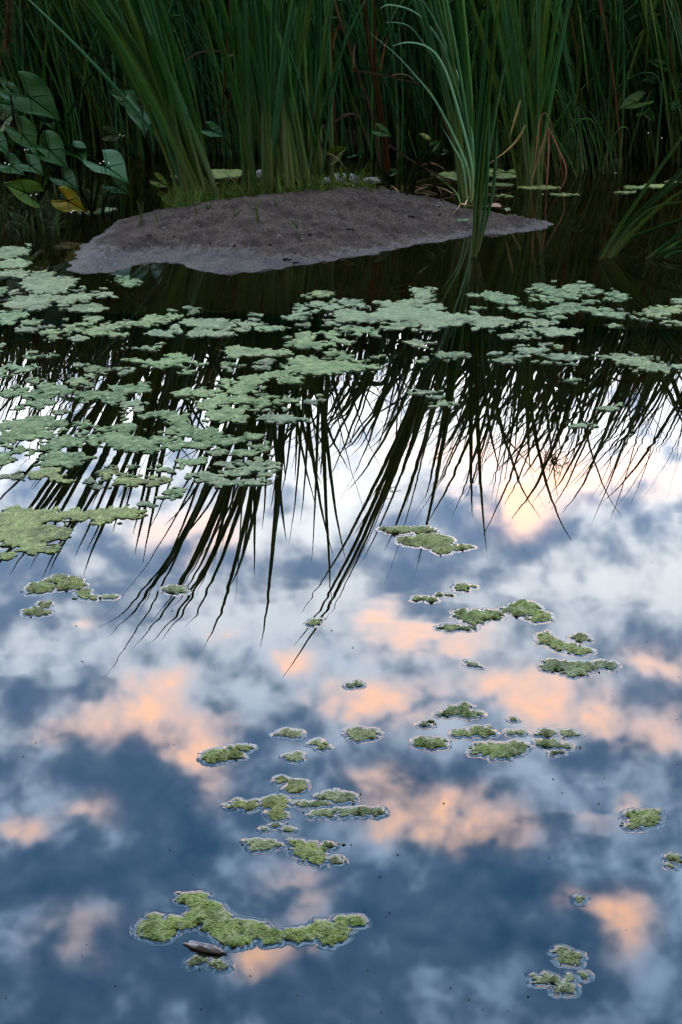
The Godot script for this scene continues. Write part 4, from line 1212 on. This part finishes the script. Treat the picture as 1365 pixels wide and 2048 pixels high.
	var far_names := [[850, 632, "largest pale green algae raft with a ragged edge, below the sandbar's tip"], [650, 735, "bright green oval algae mat reaching into the reed reflections"], [620, 690, "algae mat with a raised hump behind the bright green oval one"], [500, 705, "long flat algae mat ending in a thin point"], [250, 790, "green algae mat with a rounded blunt end among dark reflections"], [100, 570, "frothy pale algae mat close under the sandbar's low end"], [60, 605, "wide pale algae mat beside the frothy one"], [173, 617, "smooth lens-shaped algae mat below the frothy one"],
		[340, 725, "algae mat with a peaked bump standing in black reflection"], [155, 763, "rounded algae mat with one notch in its side"], [252, 743, "small two-lobed algae mat in the black reflection"], [190, 637, "smooth oval algae scrap like a pebble near the lens-shaped mat"], [1270, 725, "long slanting algae mat across the densest reed reflections"], [1125, 620, "crumbly algae mat shaped like a wedge off the sandbar's tip"], [1120, 585, "widest crumbly algae mat off the sandbar's tip"], [1000, 598, "crumbly algae strip trailing towards the largest raft"], [1320, 622, "crumbly algae mat near the slanting reed tuft"], [848, 590, "lone flake-shaped algae mat in dark water above the largest raft"], [1120, 666, "smooth algae mat with a straight lower edge below the wedge-shaped one"], [1040, 668, "two-humped algae mat next to the straight-edged one"], [1010, 718, "flat grey-green algae mat at the start of the reed reflections"], [1130, 714, "flat grey-green algae mat beside the slanting one"],
		[60, 858, "spreading green algae sheet merging several lobes, with black gaps"], [275, 890, "broad algae sheet with scalloped lobes beside the spreading one"], [410, 870, "broad algae sheet reaching into the wavy reed reflections"], [120, 925, "mossy yellow-green algae mound at the edge of the sky reflection"], [60, 1070, "thick olive algae bank with a bulging lower lobe"], [230, 1030, "long tongue of the olive algae bank"], [265, 963, "thin translucent algae film beside the mossy mound"], [515, 935, "thin grey algae film at the edge of the sky reflection"], [420, 955, "thin grey algae film split by dark cracks"], [480, 785, "chain of algae lobes climbing towards the bright green oval mat"], [430, 805, "hooked algae mat beside the climbing chain"], [560, 838, "low oval algae mat at the foot of the climbing chain"], [400, 648, "long pale algae mat with flecks, in black water below the sandbar"], [380, 667, "curved pale algae mat under the flecked one"], [545, 657, "narrow spindle-shaped algae mat in black water"], [645, 588, "small crumbly algae mat nearest the sandbar in black water"], [262, 566, "small crumbly algae mat just off the sandbar's low end"]]
	for n in [[noise_a, 71, 1.0, 3], [noise_b, 72, 1.0, 3], [noise_c, 73, 1.0, 3]]:
		n[0].seed = n[1]
		n[0].frequency = n[2]
		n[0].fractal_type = FastNoiseLite.FRACTAL_FBM
		n[0].fractal_octaves = n[3]
		n[0].noise_type = FastNoiseLite.TYPE_SIMPLEX_SMOOTH
	var pal_far := [Color(.036, .080, .016), Color(.115, .175, .070), Color(.23, .28, .16)]
	grow_algae(far_, -1.45, 1.45, -2.2, -5.1, 0.005, 0.0035, 11.0, false, pal_far, far_names, [["pale green algae mat floating in the crowded belt below the sandbar", "algae mats of the crowded belt"], ["small pale algae scrap floating in the crowded belt below the sandbar", "algae scraps of the crowded belt"], ["tiny pale crumbs of algae scattered between the mats"]])
	var back_ := [[950, 350, 34, 7], [1010, 352, 28, 5], [985, 342, 30, 4], [1050, 344, 30, 4], [1000, 370, 34, 3], [1080, 375, 40, 4], [1010, 392, 20, 2], [1270, 375, 24, 3], [1310, 372, 24, 4], [1340, 364, 22, 2], [1250, 385, 20, 2], [410, 352, 60, 6], [460, 345, 60, 5], [180, 425, 20, 4], [210, 420, 20, 3], [1120, 390, 30, 2], [900, 352, 30, 8]]
	grow_algae(back_, -1.4, 1.6, -5.0, -6.6, 0.010, 0.006, 8.0, false, [Color(.050, .082, .014), Color(.125, .170, .050), Color(.21, .25, .12)], [[950, 350, "yellow-green duckweed sheet in the shade behind the sandbar's tip"], [1310, 372, "yellow-green duckweed patch behind the slanting reed tuft"], [430, 350, "dull duckweed sheet behind the leaning reed clump"]], [["dull yellow-green duckweed patch in the shade behind the sandbar", "duckweed behind the sandbar"], ["dull yellow-green duckweed scrap in the shade behind the sandbar", "duckweed scraps behind the sandbar"], ["crumbs of duckweed in the shade behind the sandbar"]])
	var near_ := [[80, 1177, 34, 11], [140, 1170, 32, 13], [118, 1160, 22, 9], [165, 1185, 14, 6], [180, 1195, 26, 4], [220, 1194, 14, 3], [70, 1225, 26, 9], [90, 1210, 14, 5], [350, 1180, 26, 8], [855, 1083, 50, 14], [890, 1096, 26, 8], [800, 1062, 30, 7], [845, 1061, 24, 7], [775, 1058, 16, 4], [925, 1096, 16, 4], [810, 1083, 18, 8], [885, 1103, 18, 6],
		[845, 1198, 14, 4], [862, 1200, 10, 4], [880, 1190, 8, 3], [895, 1191, 6, 2], [930, 1176, 18, 7], [950, 1235, 34, 14], [985, 1230, 22, 9], [925, 1226, 14, 8], [905, 1257, 22, 5], [938, 1256, 16, 4], [1050, 1213, 28, 9], [1035, 1222, 28, 9], [1080, 1236, 26, 8], [1065, 1226, 20, 8],
		[1095, 1280, 20, 15], [1120, 1293, 24, 10], [1160, 1303, 20, 7], [1142, 1298, 18, 8], [1162, 1277, 19, 7], [1110, 1332, 34, 11], [1160, 1335, 40, 12], [1210, 1330, 24, 8], [1150, 1346, 24, 8], [915, 1423, 24, 9], [930, 1415, 12, 6], [898, 1430, 18, 5], [940, 1431, 18, 6], [850, 1450, 12, 5], [868, 1446, 7, 4], [862, 1487, 30, 12], [928, 1468, 20, 7], [962, 1464, 26, 9], [1028, 1465, 14, 6],
		[1000, 1503, 50, 16], [1030, 1497, 26, 12], [965, 1500, 20, 8], [1092, 1467, 18, 8], [1140, 1467, 17, 7], [1095, 1487, 20, 9], [1125, 1492, 22, 4], [1115, 1505, 10, 4], [720, 1470, 32, 14], [580, 1468, 24, 8], [635, 1487, 14, 5], [650, 1494, 12, 5], [588, 1515, 18, 8], [442, 1512, 36, 14], [475, 1512, 20, 7], [486, 1496, 23, 6],
		[590, 1575, 24, 14], [565, 1562, 14, 6], [550, 1608, 26, 16], [555, 1630, 20, 12], [490, 1612, 32, 8], [680, 1595, 38, 11], [618, 1610, 26, 6], [720, 1625, 50, 9], [650, 1628, 36, 5], [640, 1605, 14, 4], [525, 1692, 32, 9], [508, 1686, 15, 7], [615, 1705, 34, 16], [590, 1688, 20, 7], [670, 1722, 16, 8], [638, 1722, 20, 6], [655, 1690, 8, 4], [688, 1692, 7, 3], [530, 1660, 9, 3], [550, 1652, 14, 4], [580, 1660, 8, 3],
		[308, 1852, 26, 24], [322, 1868, 34, 14], [352, 1848, 32, 15], [390, 1798, 38, 15], [410, 1822, 32, 22], [395, 1838, 36, 16], [432, 1846, 34, 22], [455, 1862, 36, 24], [470, 1882, 28, 16], [505, 1862, 34, 18], [545, 1874, 30, 13], [600, 1872, 40, 15], [650, 1862, 48, 18], [700, 1845, 34, 13], [660, 1880, 30, 11],
		[395, 1923, 20, 8], [430, 1931, 22, 8], [1285, 1640, 34, 16], [1265, 1652, 18, 7], [1300, 1634, 22, 12], [1262, 1632, 18, 6], [1352, 1720, 16, 9], [1340, 1730, 6, 3], [1157, 1802, 10, 6], [1138, 1913, 25, 15], [1105, 1963, 30, 10], [1130, 1975, 20, 11], [1072, 1959, 14, 6], [1140, 1950, 10, 4], [1168, 1953, 10, 6], [942, 1330, 15, 4], [715, 1369, 12, 4], [700, 1372, 6, 3], [1030, 1440, 6, 3], [630, 1245, 16, 5]]
	var near_names := [[100, 1172, "pair of olive algae mats joined, just off the olive algae bank"], [80, 1177, "olive algae oval joined beside its larger twin"], [70, 1225, "faint algae patch below the olive oval pair"], [350, 1180, "pale clear-rimmed algae oval lying across the reed-leaf reflections"], [855, 1083, "thick olive algae mat with a lobed end, where the reed reflections break up"], [800, 1062, "flat algae strip just above the thick lobed mat"], [845, 1061, "short algae strip next to the flat one above the lobed mat"], [930, 1176, "small triangular dark algae mat on blue reflection"], [845, 1198, "ring of tiny algae blisters beside the triangular mat"], [950, 1235, "rough brown-green algae mat with a bright lobe"], [905, 1257, "thin dark algae strip below the rough brown-green mat"], [1050, 1215, "mossy algae mat stepped in two, next to the rough brown-green one"], [1110, 1290, "angular mossy algae mat sloping down to a narrow end"], [1162, 1277, "small bean-shaped algae mat above the angular mossy one"], [1160, 1335, "long grey-green crusty algae mat with a knobbly end"], [915, 1423, "dark green algae mat like a pointing finger"], [940, 1431, "small smooth algae mat under the pointing one"], [850, 1450, "tiny dark algae knob near the diamond-shaped mat"], [862, 1487, "diamond-shaped dark green algae mat with a bright water rim"], [945, 1466, "narrow smooth dark green algae mat, spindle-like"], [1028, 1465, "tiny oval algae mat beside the spindle-like one"], [1000, 1503, "grey-brown crusty algae mat, wider than its green neighbours"], [1095, 1478, "algae mat of linked knobs with a hooked tail"], [1140, 1467, "small algae knob at the end of the linked ones"], [720, 1470, "rounded bright olive algae mat standing alone on pale reflection"], [580, 1468, "small grey algae oval near the rounded bright olive one"], [640, 1489, "faint algae scrap between three small mats"], [588, 1515, "small pale button of algae"], [445, 1512, "bright olive algae mat with a tapering end on blue reflection"], [486, 1496, "slim grey algae oval above the tapering mat"], [590, 1575, "rounded yellow-green algae mat topping the ragged cross-shaped cluster"], [550, 1610, "ragged yellow-green stem of the cross-shaped algae cluster"], [490, 1612, "flat algae arm of the cross-shaped cluster"], [680, 1595, "pale flat algae wing above the long pointed one"], [720, 1625, "long pale algae mat ending in a sharp point"], [525, 1690, "small pale algae mat like a low cap"], [615, 1705, "dark rounded algae mat with small satellites"], [670, 1722, "small dark algae oval beside the rounded dark mat"], [450, 1850, "largest bright green algae mat, twisting like a boomerang with a hooked arm"], [395, 1923, "small pale algae lump beside the dark pod"], [430, 1931, "small pale algae lump under the dark pod"], [1285, 1640, "crusty green algae mat with dark cracked edges, alone"], [1352, 1720, "small brown-green algae clot with dark edges"], [1157, 1802, "single bead-like algae knob"], [1138, 1913, "domed algae button with a clear water rim"], [1110, 1966, "knobbly pale algae mat below the domed button"], [1168, 1953, "tiny ring-like algae knob beside the knobbly pale mat"], [942, 1330, "thin dark algae fleck on pale reflection"], [712, 1370, "tiny pair of dark algae flecks"]]
	var pal_near := [Color(.050, .072, .008), Color(.115, .145, .026), Color(.18, .185, .10)]
	grow_algae(near_, -0.72, 0.72, -1.05, -2.62, 0.003, 0.0105, 22.0, true, pal_near, near_names, [["small olive algae mat on the open sky reflection", "algae mats on the open water"], ["tiny algae scrap floating on the open sky reflection", "algae scraps on the open water"], ["crumbs of algae scattered on the open sky reflection"]])
	# specks of pollen, dust and leaf crumbs on the surface
	var specks := []
	for k in 80:
		var q := gp(rng.randf_range(-20, 1385), 980.0 + 1070.0 * pow(rng.randf(), 1.2))
		var r := rng.randf_range(.0004, .0010)
		specks.append(tube(PackedVector3Array([q + Vector3(-r, .0004, 0), q + Vector3(0, .0009, r * .4), q + Vector3(r * rng.randf_range(.5, 2.0), .0004, 0)]), r * .6, r * .5, Color(.06, .06, .03).lerp(Color(.3, .28, .2), rng.randf()), 4))
	tag(put("pollen_dust", join(specks), M.dry), "scattered specks of dust and leaf crumbs on the open water", "dust", "", "stuff")
	# the dark pod
	var p := gp(412, 1899)
	var pod := rock_mesh(.022, .005, .0055, 2.0)
	var o := put_thing("seed_pod", pod, M.pod, p + Vector3(0, .0015, 0), "dark slender seed pod floating beside the boomerang-shaped algae mat", "seed pod")
	o.rotation.y = -0.35

# ------------------------------------------------------------------ scene
func _ready() -> void:
	rng.seed = 20240611
	var cam := Camera3D.new()
	cam.name = "camera"
	cam.fov = rad_to_deg(2.0 * atan(1024.0 / F_PIX))
	cam.near = 0.05
	cam.far = 2000.0
	cam.position = Vector3(0, CAM_H, 0)
	cam.rotation_degrees = Vector3(-PITCH, 0, 0)
	add_child(cam)
	cam.current = true
	var env := Environment.new()
	env.background_mode = Environment.BG_SKY
	env.sky = build_sky()
	env.tonemap_mode = Environment.TONE_MAPPER_LINEAR
	env.tonemap_exposure = 8.0
	env.sdfgi_enabled = true
	env.ssao_enabled = true
	env.ssil_enabled = true
	var we := WorldEnvironment.new()
	we.environment = env
	we.name = "environment"
	add_child(we)
	var sun := DirectionalLight3D.new()       # the sun is at the horizon: only a breath of warm light is left
	sun.name = "low_sun"
	sun.light_energy = 0.04
	sun.light_color = Color(1.0, 0.78, 0.6)
	sun.light_angular_distance = 14.0
	sun.shadow_enabled = true
	sun.rotation_degrees = Vector3(-9, 60, 0)
	add_child(sun)

	build_materials()
	for n in [[noise_a, 71], [noise_b, 72], [noise_c, 73]]:
		n[0].seed = n[1]
		n[0].frequency = 1.0
		n[0].fractal_octaves = 3
		n[0].noise_type = FastNoiseLite.TYPE_SIMPLEX_SMOOTH
	build_ground()
	build_sandbar()
	build_water()
	build_front_reeds()
	build_back_reeds()
	build_shade_trees()
	build_dry_stalks()
	build_seed_heads()
	build_arrowheads()
	build_stones()
	build_grass()
	build_algae()
